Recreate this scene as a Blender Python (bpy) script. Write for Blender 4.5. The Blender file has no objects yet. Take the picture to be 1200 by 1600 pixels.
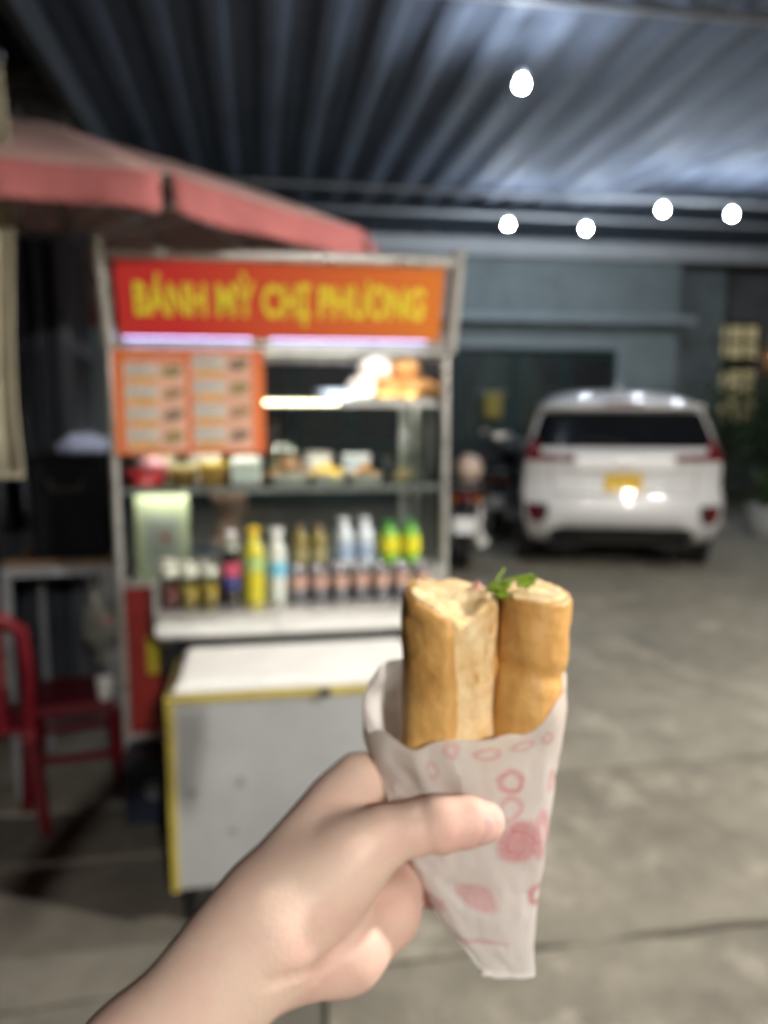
import bpy, bmesh, math, random
import numpy as np
from mathutils import Vector, Matrix, noise
random.seed(7)
R = math.radians
PI = math.pi
sc = bpy.context.scene
COL = sc.collection

# ------------------------------------------------------------------ camera
cam_data = bpy.data.cameras.new('camera')
cam = bpy.data.objects.new('camera', cam_data)
COL.objects.link(cam)
cam.location = (0, 0, 1.49)
cam.rotation_euler = (R(90 - 7.58), 0, R(-9.2))
cam_data.sensor_fit = 'VERTICAL'
cam_data.lens = 6.86
cam_data.sensor_height = 9.13
cam_data.sensor_width = 9.13
cam_data.clip_start = 0.02
cam_data.clip_end = 500
cam_data.dof.use_dof = True
cam_data.dof.focus_distance = 0.215
cam_data.dof.aperture_fstop = 1.72
sc.camera = cam

# ------------------------------------------------------------------ night sky
world = bpy.data.worlds.new('World')
sc.world = world
world.use_nodes = True
nt = world.node_tree
sky = nt.nodes.new('ShaderNodeTexSky')
sky.sky_type = 'NISHITA'
sky.sun_disc = False
sky.sun_elevation = R(-4)
sky.sun_rotation = R(150)
nt.links.new(sky.outputs[0], nt.nodes['Background'].inputs[0])
nt.nodes['Background'].inputs[1].default_value = 0.05

sc.view_settings.view_transform = 'Standard'
sc.view_settings.look = 'None'
sc.view_settings.gamma = 1.0
sc.view_settings.exposure = 0.0
sc.view_settings.use_curve_mapping = False
sc.cycles.use_denoising = True
sc.cycles.max_bounces = 8
sc.cycles.transparent_max_bounces = 16
sc.cycles.sample_clamp_indirect = 6.0
sc.cycles.caustics_reflective = False
sc.cycles.caustics_refractive = False

BULB_POWER = 660.0
PENDANT_POWER = 3500.0
LED_WARM = 7.0
LED_COOL = 6.5

# ------------------------------------------------------------------ materials
MATS = {}
def mat(name, col, rough=0.6, metal=0.0, var=0.15, scale=8.0, bump=0.0, bscale=60.0, emit=None, estr=0.0,
        trans=0.0, ior=1.45, coat=0.0, sss=0.0, spec=0.5, alpha=1.0, rvar=0.0, col2=None):
    if name in MATS:
        return MATS[name]
    m = bpy.data.materials.new(name)
    m.use_nodes = True
    N, L = m.node_tree.nodes, m.node_tree.links
    b = N['Principled BSDF']
    b.inputs['Base Color'].default_value = (*col, 1)
    b.inputs['Roughness'].default_value = rough
    b.inputs['Metallic'].default_value = metal
    b.inputs['Specular IOR Level'].default_value = spec
    b.inputs['IOR'].default_value = ior
    b.inputs['Transmission Weight'].default_value = trans
    b.inputs['Coat Weight'].default_value = coat
    b.inputs['Alpha'].default_value = alpha
    if sss:
        b.inputs['Subsurface Weight'].default_value = sss
        b.inputs['Subsurface Radius'].default_value = (1.0, 0.35, 0.2)
        b.inputs['Subsurface Scale'].default_value = 0.006
    if emit:
        b.inputs['Emission Color'].default_value = (*emit, 1)
        b.inputs['Emission Strength'].default_value = estr
    tc = N.new('ShaderNodeTexCoord')
    if var or rvar or col2:
        n = N.new('ShaderNodeTexNoise'); n.inputs['Scale'].default_value = scale
        n.inputs['Detail'].default_value = 6; n.inputs['Roughness'].default_value = 0.65
        L.new(tc.outputs['Object'], n.inputs['Vector'])
        ramp = N.new('ShaderNodeValToRGB')
        c2 = col2 if col2 else tuple(max(0, c * (1 - 1.6 * var)) for c in col)
        c1 = col if col2 else tuple(min(1, c * (1 + var)) for c in col)
        ramp.color_ramp.elements[0].position = 0.3; ramp.color_ramp.elements[0].color = (*c2, 1)
        ramp.color_ramp.elements[1].position = 0.7; ramp.color_ramp.elements[1].color = (*c1, 1)
        L.new(n.outputs['Fac'], ramp.inputs['Fac'])
        L.new(ramp.outputs['Color'], b.inputs['Base Color'])
        if rvar:
            mr = N.new('ShaderNodeMapRange')
            mr.inputs['To Min'].default_value = max(0, rough - rvar); mr.inputs['To Max'].default_value = min(1, rough + rvar)
            L.new(n.outputs['Fac'], mr.inputs['Value']); L.new(mr.outputs[0], b.inputs['Roughness'])
    if bump:
        n2 = N.new('ShaderNodeTexNoise'); n2.inputs['Scale'].default_value = bscale; n2.inputs['Detail'].default_value = 4
        L.new(tc.outputs['Object'], n2.inputs['Vector'])
        bp = N.new('ShaderNodeBump'); bp.inputs['Strength'].default_value = bump; bp.inputs['Distance'].default_value = 0.01
        L.new(n2.outputs['Fac'], bp.inputs['Height']); L.new(bp.outputs['Normal'], b.inputs['Normal'])
    MATS[name] = m
    return m

def math_node(N, L, op, a, b=None, c=None):
    n = N.new('ShaderNodeMath'); n.operation = op
    for i, x in enumerate((a, b, c)):
        if x is None: continue
        if hasattr(x, 'links'): L.new(x, n.inputs[i])
        else: n.inputs[i].default_value = x
    return n.outputs[0]

def concrete(name, c_lo, c_hi, blotch, seed, patch=None):
    m = bpy.data.materials.new(name); m.use_nodes = True
    N, L = m.node_tree.nodes, m.node_tree.links
    b = N['Principled BSDF']; b.inputs['Roughness'].default_value = 0.8
    tc = N.new('ShaderNodeTexCoord')
    mp = N.new('ShaderNodeMapping'); mp.inputs['Location'].default_value = (seed, seed * 2.3, 0)
    L.new(tc.outputs['Object'], mp.inputs['Vector'])
    def noi(s, d=5, r=0.6):
        n = N.new('ShaderNodeTexNoise'); n.inputs['Scale'].default_value = s
        n.inputs['Detail'].default_value = d; n.inputs['Roughness'].default_value = r
        L.new(mp.outputs[0], n.inputs['Vector']); return n.outputs['Fac']
    big, mid, fine = noi(0.9, 4), noi(6.0, 8, 0.7), noi(110.0, 3)
    s = math_node(N, L, 'MULTIPLY_ADD', mid, 0.55, math_node(N, L, 'MULTIPLY', big, blotch))
    s = math_node(N, L, 'MULTIPLY_ADD', fine, 0.3, s)
    s = math_node(N, L, 'DIVIDE', s, 0.85 + blotch)
    ramp = N.new('ShaderNodeValToRGB'); e = ramp.color_ramp.elements
    e[0].position = 0.36; e[0].color = (*c_lo, 1); e[1].position = 0.64; e[1].color = (*c_hi, 1)
    L.new(s, ramp.inputs['Fac']); base = ramp.outputs[0]
    if patch:      # pale worn patches
        pr_ = N.new('ShaderNodeMapRange'); pr_.inputs['From Min'].default_value = 0.54; pr_.inputs['From Max'].default_value = 0.66
        L.new(math_node(N, L, 'MULTIPLY_ADD', fine, 0.12, math_node(N, L, 'MULTIPLY_ADD', mid, 0.3, math_node(N, L, 'MULTIPLY', noi(2.1, 5, 0.65), 0.62))), pr_.inputs['Value'])
        mx_ = N.new('ShaderNodeMix'); mx_.data_type = 'RGBA'; L.new(math_node(N, L, 'MULTIPLY', pr_.outputs[0], 0.75), mx_.inputs['Factor'])
        L.new(base, mx_.inputs['A']); mx_.inputs['B'].default_value = (*patch, 1); base = mx_.outputs['Result']
    L.new(base, b.inputs['Base Color'])
    bp = N.new('ShaderNodeBump'); bp.inputs['Strength'].default_value = 0.5; bp.inputs['Distance'].default_value = 0.01
    L.new(math_node(N, L, 'MULTIPLY_ADD', fine, 0.4, mid), bp.inputs['Height']); L.new(bp.outputs[0], b.inputs['Normal'])
    return m

def glass_mat(name, tint, opacity=0.1, rough=0.02):
    m = bpy.data.materials.new(name); m.use_nodes = True
    N, L = m.node_tree.nodes, m.node_tree.links
    N.remove(N['Principled BSDF']); out = N['Material Output']
    t = N.new('ShaderNodeBsdfTransparent'); t.inputs[0].default_value = (*tint, 1)
    g = N.new('ShaderNodeBsdfGlossy'); g.inputs['Roughness'].default_value = rough
    f = N.new('ShaderNodeFresnel'); f.inputs['IOR'].default_value = 1.45
    ad = math_node(N, L, 'ADD', f.outputs[0], opacity * 0.2)
    mx = N.new('ShaderNodeMixShader')
    L.new(ad, mx.inputs[0]); L.new(t.outputs[0], mx.inputs[1]); L.new(g.outputs[0], mx.inputs[2])
    L.new(mx.outputs[0], out.inputs[0])
    return m

def emission(name, col, strength):
    m = bpy.data.materials.new(name); m.use_nodes = True
    N, L = m.node_tree.nodes, m.node_tree.links
    N.remove(N['Principled BSDF'])
    e = N.new('ShaderNodeEmission'); e.inputs[0].default_value = (*col, 1); e.inputs[1].default_value = strength
    L.new(e.outputs[0], N['Material Output'].inputs[0])
    return m

# ------------------------------------------------------------------ mesh builder
class MB:
    def __init__(s): s.v = []; s.f = []
    def add(s, v, f):
        o = len(s.v); s.v += [tuple(p) for p in v]; s.f += [tuple(i + o for i in q) for q in f]; return s
    def box(s, c, d, rot=None):
        x, y, z = (k / 2 for k in d)
        v = [Vector((i * x, j * y, k * z)) for i in (-1, 1) for j in (-1, 1) for k in (-1, 1)]
        if rot is not None: v = [rot @ p for p in v]
        v = [p + Vector(c) for p in v]
        return s.add(v, [(0, 1, 3, 2), (4, 6, 7, 5), (0, 4, 5, 1), (2, 3, 7, 6), (0, 2, 6, 4), (1, 5, 7, 3)])
    def span(s, a, b):
        return s.box([(p + q) / 2 for p, q in zip(a, b)], [abs(q - p) for p, q in zip(a, b)])
    def tube(s, pts, r, n=10, cap=True):
        pts = [Vector(p) for p in pts]
        rs = r if isinstance(r, (list, tuple)) else [r] * len(pts)
        t0 = (pts[1] - pts[0]).normalized()
        up = Vector((0, 0, 1)) if abs(t0.z) < 0.9 else Vector((1, 0, 0))
        a = t0.cross(up).normalized(); rings = []
        for i, p in enumerate(pts):
            t = (pts[min(i + 1, len(pts) - 1)] - pts[max(i - 1, 0)]).normalized()
            a = (a - t * a.dot(t)).normalized(); b = t.cross(a)
            rings.append([p + (a * math.cos(2 * PI * k / n) + b * math.sin(2 * PI * k / n)) * rs[i] for k in range(n)])
        return s.loft(rings, cap)
    def loft(s, rings, cap=True, closed=True):
        n = len(rings[0]); v = [p for g in rings for p in g]; f = []
        for i in range(len(rings) - 1):
            for k in range(n if closed else n - 1):
                k2 = (k + 1) % n
                f.append((i * n + k, i * n + k2, (i + 1) * n + k2, (i + 1) * n + k))
        if cap and closed:
            f.append(tuple(range(n))[::-1]); f.append(tuple((len(rings) - 1) * n + k for k in range(n)))
        return s.add(v, f)
    def lathe(s, prof, c=(0, 0, 0), n=16, ax='z'):
        rings = []
        for r, z in prof:
            g = []
            for k in range(n):
                a = 2 * PI * k / n; x, y = r * math.cos(a), r * math.sin(a)
                q = (x, y, z) if ax == 'z' else ((z, x, y) if ax == 'x' else (x, z, y))
                g.append((q[0] + c[0], q[1] + c[1], q[2] + c[2]))
            rings.append(g)
        return s.loft(rings)
    def ell(s, c, r, n=14, m=8, rot=None):
        rings = []
        for i in range(m + 1):
            t = PI * (0.02 + 0.96 * i / m) - PI / 2
            g = []
            for k in range(n):
                a = 2 * PI * k / n
                p = Vector((r[0] * math.cos(t) * math.cos(a), r[1] * math.cos(t) * math.sin(a), r[2] * math.sin(t)))
                if rot is not None: p = rot @ p
                g.append(p + Vector(c))
            rings.append(g)
        return s.loft(rings)
    def poly(s, pts): return s.add(pts, [tuple(range(len(pts)))])
    def prism(s, outline, d):          # outline: 3-D points, d: extrusion vector
        n = len(outline); a = [Vector(p) for p in outline]; b = [p + Vector(d) for p in a]
        return s.add(a + b, [tuple(range(n)), tuple(range(2 * n - 1, n - 1, -1))] + [(k, (k + 1) % n, n + (k + 1) % n, n + k) for k in range(n)])

def tag(o, label=None, cat=None, group=None, kind=None):
    if label: o['label'] = label
    if cat: o['category'] = cat
    if group: o['group'] = group
    if kind: o['kind'] = kind
    return o

def build(name, mb, m, parent=None, smooth=None, bevel=0.0, world=False, solid=0.0, sub=0):
    """links one mesh object; world=True: coordinates are given in the world and parents are unrotated"""
    me = bpy.data.meshes.new(name)
    off = Vector((0, 0, 0))
    p = parent
    while world and p is not None:
        off += p.location; p = p.parent
    me.from_pydata([tuple(Vector(q) - off) for q in mb.v], [], mb.f)
    bm = bmesh.new(); bm.from_mesh(me); bmesh.ops.recalc_face_normals(bm, faces=bm.faces); bm.to_mesh(me); bm.free()
    if m: me.materials.append(m)
    if smooth is not None:
        me.shade_smooth()
        me.set_sharp_from_angle(angle=R(smooth))
    o = bpy.data.objects.new(name, me); COL.objects.link(o); o.parent = parent
    if solid:
        k = o.modifiers.new('thick', 'SOLIDIFY'); k.thickness = solid; k.offset = 0
    if bevel:
        k = o.modifiers.new('bevel', 'BEVEL'); k.width = bevel; k.segments = 2; k.limit_method = 'ANGLE'; k.angle_limit = R(40)
    if sub:
        k = o.modifiers.new('sub', 'SUBSURF'); k.levels = sub; k.render_levels = sub
    return o

def thing(name, label, cat, loc=(0, 0, 0), rotz=0.0, group=None, rot=None):
    o = bpy.data.objects.new(name, None); COL.objects.link(o)
    o.location = loc; o.rotation_euler = rot if rot else (0, 0, rotz)
    o.empty_display_size = 0.1
    return tag(o, label, cat, group)

def copy_tree(o, parent=None):
    c = o.copy(); COL.objects.link(c); c.parent = parent
    for ch in list(o.children): copy_tree(ch, c)
    return c

# ------------------------------------------------------------------ signed distance bodies
def smin(a, b, k):
    h = np.clip(0.5 + 0.5 * (b - a) / k, 0, 1)
    return b * (1 - h) + a * h - k * h * (1 - h)

class Field:
    def __init__(s, lo, hi, h):
        s.h = h; s.lo = np.array(lo, float)
        n = np.ceil((np.array(hi, float) - s.lo) / h).astype(int) + 1
        s.X, s.Y, s.Z = np.meshgrid(*[s.lo[i] + h * np.arange(n[i]) for i in range(3)], indexing='ij')
        s.X = s.X.astype(np.float32); s.Y = s.Y.astype(np.float32); s.Z = s.Z.astype(np.float32)
    def cone(s, a, b, ra, rb):
        a = np.array(a, np.float32); b = np.array(b, np.float32); d = b - a
        t = np.clip(((s.X - a[0]) * d[0] + (s.Y - a[1]) * d[1] + (s.Z - a[2]) * d[2]) / max(1e-9, float(d @ d)), 0, 1)
        return np.sqrt((s.X - a[0] - t * d[0]) ** 2 + (s.Y - a[1] - t * d[1]) ** 2 + (s.Z - a[2] - t * d[2]) ** 2) - (ra + (rb - ra) * t)
    def ell(s, c, r, R3=None):
        x, y, z = s.X - c[0], s.Y - c[1], s.Z - c[2]
        if R3 is not None:
            M3 = np.array(R3.transposed())
            x, y, z = (M3[i][0] * x + M3[i][1] * y + M3[i][2] * z for i in range(3))
        k0 = np.sqrt((x / r[0]) ** 2 + (y / r[1]) ** 2 + (z / r[2]) ** 2)
        return (k0 - 1) * min(r)
    def chain(s, pts, k=None):
        out = None
        for (a, ra), (b, rb) in zip(pts[:-1], pts[1:]):
            d = s.cone(a, b, ra, rb)
            out = d if out is None else (np.minimum(out, d) if not k else smin(out, d, k))
        return out
    def mesh(s, f, scale=1.0, smooth_iter=2):
        ins = f < 0
        nx, ny, nz = f.shape
        acc = np.zeros((nx - 1, ny - 1, nz - 1, 3), np.float32); cnt = np.zeros((nx - 1, ny - 1, nz - 1), np.float32)
        for ax in range(3):
            o1, o2 = [k for k in range(3) if k != ax]
            sl0 = [slice(None)] * 3; sl1 = [slice(None)] * 3
            sl0[ax] = slice(0, -1); sl1[ax] = slice(1, None)
            f0, f1 = f[tuple(sl0)], f[tuple(sl1)]
            cr = (f0 < 0) != (f1 < 0)
            t = np.where(cr, f0 / np.where(cr, f0 - f1, 1), 0)
            for i in (0, 1):
                for j in (0, 1):
                    s2 = [slice(None)] * 3
                    s2[o1] = slice(i, f.shape[o1] - 1 + i); s2[o2] = slice(j, f.shape[o2] - 1 + j)
                    c = cr[tuple(s2)]; tt = t[tuple(s2)]
                    cnt += c
                    acc[..., ax] += np.where(c, tt, 0); acc[..., o1] += c * i; acc[..., o2] += c * j
        act = cnt > 0
        idx = -np.ones(act.shape, np.int64); idx[act] = np.arange(act.sum())
        cells = np.argwhere(act)
        V = (cells + acc[act] / cnt[act][:, None]) * s.h + s.lo
        F = []
        for ax in range(3):
            o1, o2 = [(1, 2), (2, 0), (0, 1)][ax]
            sl0 = [slice(None)] * 3; sl1 = [slice(None)] * 3
            sl0[ax] = slice(0, -1); sl1[ax] = slice(1, None)
            cr = ins[tuple(sl0)] != ins[tuple(sl1)]
            e = np.argwhere(cr)
            e = e[(e[:, o1] > 0) & (e[:, o2] > 0) & (e[:, o1] < f.shape[o1] - 1) & (e[:, o2] < f.shape[o2] - 1)]
            def g(d1, d2):
                q = e.copy(); q[:, o1] -= d1; q[:, o2] -= d2
                return idx[q[:, 0], q[:, 1], q[:, 2]]
            Q = np.stack([g(1, 1), g(0, 1), g(0, 0), g(1, 0)], 1)
            inside = ins[e[:, 0], e[:, 1], e[:, 2]]
            Q[~inside] = Q[~inside][:, ::-1]
            F.append(Q)
        F = np.concatenate(F); F = F[(F >= 0).all(1)]
        for _ in range(smooth_iter):
            sm = np.zeros_like(V); c = np.zeros(len(V))
            for a in range(4):
                for b in ((a + 1) % 4, (a + 3) % 4):
                    np.add.at(sm, F[:, a], V[F[:, b]]); np.add.at(c, F[:, a], 1)
            V = V * 0.45 + (sm / np.maximum(c, 1)[:, None]) * 0.55
        mb = MB(); mb.v = [tuple(p) for p in (V * scale).tolist()]; mb.f = [tuple(q) for q in F.tolist()]
        return mb

def vnoise(F, scale, seed):
    g = np.random.RandomState(seed).rand(40, 40, 40).astype(np.float32) * 2 - 1
    q = [(A / scale + 100) for A in (F.X, F.Y, F.Z)]
    i = [np.floor(a).astype(int) for a in q]; f = [a - b for a, b in zip(q, i)]; f = [a * a * (3 - 2 * a) for a in f]
    out = 0
    for dx in (0, 1):
        for dy in (0, 1):
            for dz in (0, 1):
                w = (f[0] if dx else 1 - f[0]) * (f[1] if dy else 1 - f[1]) * (f[2] if dz else 1 - f[2])
                out = out + w * g[(i[0] + dx) % 40, (i[1] + dy) % 40, (i[2] + dz) % 40]
    return out

# ================================================================== MATERIAL SET
steel = mat('stainless steel', (0.70, 0.69, 0.66), 0.30, 0.7, var=0.12, scale=14, rvar=0.12)
steel_dull = mat('worn steel', (0.50, 0.50, 0.48), 0.42, 0.7, var=0.2, scale=10, rvar=0.15)
grey_metal = mat('grey painted metal', (0.12, 0.13, 0.15), 0.5, 0.0, var=0.25, scale=4)
black_plastic = mat('black plastic', (0.012, 0.012, 0.014), 0.42, 0, var=0.3)
rubber = mat('black rubber', (0.015, 0.015, 0.015), 0.75, 0, var=0.3)
white_plastic = mat('white plastic', (0.82, 0.82, 0.80), 0.4, 0, var=0.06)

# ================================================================== GROUND
gm = concrete('old concrete bed', (0.08, 0.075, 0.065), (0.13, 0.12, 0.10), 0.3, 3)
ground = build('ground', MB().poly([(-120, -60, -0.03), (120, -60, -0.03), (120, 160, -0.03), (-120, 160, -0.03)]), gm)
tag(ground, kind='structure')
def slab(x0, x1, y0, y1, z, m, seed):
    def edge(a, b, n, fx):
        out = []
        for i in range(n):
            t = i / n; p = Vector(a).lerp(Vector(b), t)
            w = 0.024 * noise.noise(Vector((p.x * 5 + seed, p.y * 5, seed))) + 0.02 * noise.noise(Vector((p.x * 1.3, p.y * 1.3, seed)))
            out.append((p.x + (w if fx else 0), p.y + (0 if fx else w), z))
        return out
    n = max(8, int((x1 - x0) * 16)); k = max(8, int((y1 - y0) * 16))
    pts = edge((x0, y0, 0), (x1, y0, 0), n, 0) + edge((x1, y0, 0), (x1, y1, 0), k, 1) + edge((x1, y1, 0), (x0, y1, 0), n, 0) + edge((x0, y1, 0), (x0, y0, 0), k, 1)
    build('concrete_slab', MB().prism(pts, (0, 0, -0.08)), m, ground)
c_near = concrete('worn concrete', (0.08, 0.072, 0.057), (0.31, 0.283, 0.228), 0.5, 1.0, (0.46, 0.425, 0.355))
c_mid = concrete('patched concrete', (0.09, 0.081, 0.064), (0.31, 0.283, 0.228), 0.7, 5.0, (0.42, 0.385, 0.315))
c_far = concrete('smooth concrete', (0.13, 0.12, 0.098), (0.34, 0.315, 0.255), 0.6, 9.0, (0.40, 0.37, 0.305))
c_dim = concrete('light falloff concrete', (0.07, 0.063, 0.052), (0.22, 0.203, 0.168), 0.6, 13.0)  # weaker light on this side of the floor is put into the colour
slab(-7, 0.12, -4.5, 1.868, -0.002, c_dim, 1.3)
slab(0.132, 8, -4.5, 1.868, 0.0, c_near, 1.3)
slab(-7, 0.02, 1.885, 2.855, -0.004, c_dim, 4.1)
slab(0.035, 8, 1.885, 2.855, -0.004, c_mid, 2.7)
slab(-7, 12, 2.88, 11.95, 0.0, c_far, 6.2)

# ================================================================== CANOPY ROOF
ZR = 4.10
canopy = thing('canopy_roof', 'dark ribbed metal canopy roof spanning over the food cart and car', 'canopy', (4, 4, ZR))
roof_m = mat('grey roofing sheet', (0.145, 0.168, 0.225), 0.7, 0.0, var=0.14, scale=1.6, rvar=0.1, spec=0.3)
def rib_sheet(x0, ribs):
    mb = MB(); P = 0.40
    prof = []
    for i in range(ribs * 16 + 1):
        u = i / 16
        w = math.sin(2 * PI * u)
        prof.append((x0 + u * P, 0.034 + 0.024 * math.tanh(1.9 * w) / math.tanh(1.9)))
    a = [(x, -5.0, ZR + z) for x, z in prof]; c = [(x, 12.0, ZR + z) for x, z in prof]
    return mb.loft([a, c], cap=False, closed=False)
for i in range(11):
    build('roof_sheet', rib_sheet(-1.36 + i * 1.2, 3), roof_m, canopy, world=True, solid=0.003, smooth=80)
purlin_m = mat('pale painted steel', (0.50, 0.52, 0.54), 0.5, 0.0, var=0.1)
for y, w in ((-2.2, .05), (1.5, .05), (5.05, 0.035), (9.35, .03), (10.4, .03)):
    build('purlin', MB().span((-1.36, y - w / 2, ZR - 0.05), (11.8, y + w / 2, ZR - 0.004)), purlin_m, canopy, world=True)
build('eave_beam', MB().span((-1.2, 11.76, 3.84), (11.8, 11.90, ZR - 0.006)), mat('white beam paint', (0.72, 0.74, 0.76), 0.6, 0, var=0.06, scale=3), canopy, world=True, bevel=0.01)
build('side_beam', MB().span((-1.48, -5, 3.86), (-1.372, 12, ZR + 0.1)), grey_metal, canopy, world=True, bevel=0.01)
for y in (-4.5, 11.6):
    build('column', MB().tube([(-1.43, y, 0), (-1.43, y, 3.87)], 0.05, 12), grey_metal, canopy, world=True, smooth=40)
build('column', MB().tube([(11.6, 11.6, 0), (11.6, 11.6, 3.87)], 0.05, 12), grey_metal, canopy, world=True, smooth=40)

bulb_m = emission('lit bulb glass', (0.80, 0.90, 1.0), BULB_POWER)
def bulb(loc, label):
    t = thing('light_bulb', label, 'light bulb', loc, group='lit bulbs under the canopy')
    build('glass_bulb', MB().lathe([(0.004, -0.036), (0.018, -0.031), (0.031, -0.018), (0.036, 0.0), (0.031, 0.018), (0.020, 0.030), (0.015, 0.045)], n=12), bulb_m, t, smooth=60)
    build('socket', MB().lathe([(0.024, 0.045), (0.027, 0.05), (0.027, 0.09), (0.012, 0.10), (0.004, 0.102)], n=12), white_plastic, t, smooth=40)
    build('wire', MB().tube([(0, 0, 0.10), (0.004, 0, 0.14), (0, 0, ZR - loc[2] - 0.02)], 0.004, 6), black_plastic, t)
ZB = 3.74
bulb((1.866, 5.499, ZB), 'brightest lit bulb, alone and highest in the picture under the canopy')
bulb((3.080, 9.466, ZB), 'lit bulb nearest the food cart sign in the far row')
bulb((4.116, 9.530, ZB), 'lit bulb above the roof of the white car, second along the row')
bulb((4.591, 8.507, ZB), 'lit bulb right of the white car, third from the cart')
bulb((5.497, 8.579, ZB), 'lit bulb farthest from the food cart, at the picture edge')
def pendant(loc, label, power):
    pend_m = emission('lit pendant bulb', (1.0, 0.95, 0.87), PENDANT_POWER * power)
    t = thing('pendant_lamp', label, 'lamp', loc, group='pendant lamps over the forecourt')
    build('glass_bulb', MB().lathe([(0.004, -0.09), (0.03, -0.08), (0.05, -0.05), (0.05, -0.02), (0.03, 0.03), (0.022, 0.055)], n=14), pend_m, t, smooth=60)
    build('shade', MB().lathe([(0.03, 0.10), (0.05, 0.09), (0.10, 0.05), (0.19, -0.035), (0.20, -0.05), (0.185, -0.035), (0.095, 0.046), (0.045, 0.082), (0.028, 0.09)], n=28), white_plastic, t, smooth=40)
    build('socket', MB().lathe([(0.024, 0.056), (0.028, 0.06), (0.028, 0.12), (0.012, 0.13), (0.004, 0.132)], n=12), black_plastic, t, smooth=40)
    build('wire', MB().tube([(0, 0, 0.13), (0.003, 0, 0.5), (0, 0, ZR - loc[2] - 0.02)], 0.004, 6), black_plastic, t)
pendant((2.5, 0.8, 2.6), 'white shaded pendant lamp just above and beside the viewer, lighting the cart', 1.0)
pendant((0.7, -2.9, 2.8), 'unseen pendant lamp added as fill well behind the viewer, near the canopy edge', 1.2)  # added fill lamp, brightens the viewer-facing side of hand and bag
pendant((3.3, 2.3, 3.4), 'white shaded pendant lamp over the bare concrete, in front of the car', 0.95)
cb = MB().tube([(5.9, 5.3, 4.05), (5.2, 6.6, 4.03), (4.6, 7.8, 4.05), (4.2, 9.3, 4.07)], 0.012, 6)
tag(build('power_cable', cb, mat('grey cable', (0.3, 0.3, 0.32), 0.6)), 'thin grey cable running diagonally beneath the canopy sheets', 'cable')

# ================================================================== HOUSE
HY = 12.0
house = thing('house', 'pale blue green house with wide dark doorway behind the white car', 'house', (3, HY, 0))
teal = mat('blue green plaster', (0.32, 0.375, 0.38), 0.8, 0, var=0.12, scale=2.5, bump=0.2, bscale=25)
teal2 = mat('pale plaster trim', (0.38, 0.44, 0.46), 0.7, 0, var=0.1, scale=4)
def hp(name, a, b, m, bevel=0.0): return build(name, MB().span(a, b), m, house, world=True, bevel=bevel)
hp('wall', (5.85, HY, 0), (6.85, HY + 0.25, 5.0), teal)
hp('wall', (-4.0, HY, 2.46), (5.847, HY + 0.25, 5.0), teal)
hp('wall', (-4.0, HY, 0), (-1.2, HY + 0.25, 2.457), teal)
hp('wall', (6.853, HY + 0.7, 0), (8.1, HY + 0.95, 5.0), teal)
hp('ledge', (-4.0, HY - 0.38, 2.84), (6.95, HY - 0.003, 2.97), teal2, 0.015)
hp('door_surround', (5.78, HY - 0.03, 0), (5.90, HY - 0.004, 2.54), teal2, 0.005)
hp('door_surround', (-1.2, HY - 0.03, 2.46), (5.778, HY - 0.004, 2.56), teal2, 0.005)
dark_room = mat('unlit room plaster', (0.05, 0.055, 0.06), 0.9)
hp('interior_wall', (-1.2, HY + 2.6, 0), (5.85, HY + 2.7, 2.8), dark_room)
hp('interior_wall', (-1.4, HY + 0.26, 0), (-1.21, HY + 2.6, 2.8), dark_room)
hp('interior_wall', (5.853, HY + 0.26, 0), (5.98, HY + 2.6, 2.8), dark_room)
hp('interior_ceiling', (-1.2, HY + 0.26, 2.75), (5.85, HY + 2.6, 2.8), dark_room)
gframe = mat('dark green door paint', (0.022, 0.055, 0.053), 0.5, 0, var=0.2)
dglass = glass_mat('dusty door glass', (0.55, 0.62, 0.60), 0.1, 0.55)
gate_m = mat('dark green sheet', (0.03, 0.045, 0.045), 0.5, 0, var=0.25)
for k in range(8):
    x0 = -1.18 + k * 0.876; x1 = x0 + 0.862
    d = build('door', MB().span((x0, HY + 0.06, 0.02), (x0 + 0.07, HY + 0.11, 2.44)).span((x1 - 0.07, HY + 0.06, 0.02), (x1, HY + 0.11, 2.44))
              .span((x0 + 0.07, HY + 0.062, 2.36), (x1 - 0.07, HY + 0.108, 2.44)).span((x0 + 0.07, HY + 0.062, 0.9), (x1 - 0.07, HY + 0.108, 0.98))
              .span((x0 + 0.07, HY + 0.062, 0.02), (x1 - 0.07, HY + 0.108, 0.12)), gframe, house, world=True)
    build('pane', MB().span((x0 + 0.072, HY + 0.08, 0.982), (x1 - 0.072, HY + 0.088, 2.358)), dglass, d, world=True)
    build('panel', MB().span((x0 + 0.072, HY + 0.075, 0.122), (x1 - 0.072, HY + 0.095, 0.898)), gate_m, d, world=True)
    build('handle', MB().tube([(x1 - 0.04, HY + 0.03, 1.0), (x1 - 0.04, HY + 0.03, 1.16)], 0.009, 8), steel_dull, d, world=True)
cur = mat('pale green curtain cloth', (0.34, 0.44, 0.40), 0.9, 0, var=0.1)
def curtain(xt0, xt1, xb0, xb1, zt, zb, y, label):
    n = 44; rings = []
    for j in range(7):
        t = j / 6; e = t ** 0.8; x0 = xt0 + (xb0 - xt0) * e; x1 = xt1 + (xb1 - xt1) * e
        rings.append([(x0 + (x1 - x0) * i / n, y + 0.03 * math.sin(i * 1.25 + t), zt + (zb - zt) * t) for i in range(n + 1)])
    tag(build('curtain', MB().loft(rings, False, False), cur, smooth=60, solid=0.004), label, 'curtain', 'curtains in the doorway')
curtain(3.72, 4.06, 3.25, 4.28, 2.42, 0.95, HY + 0.22, 'pale green curtain spreading downward behind the door glass near the motorbike')
curtain(4.10, 4.35, 4.3, 4.95, 2.42, 1.0, HY + 0.22, 'pale green curtain behind the door glass directly above the car roof')
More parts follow.
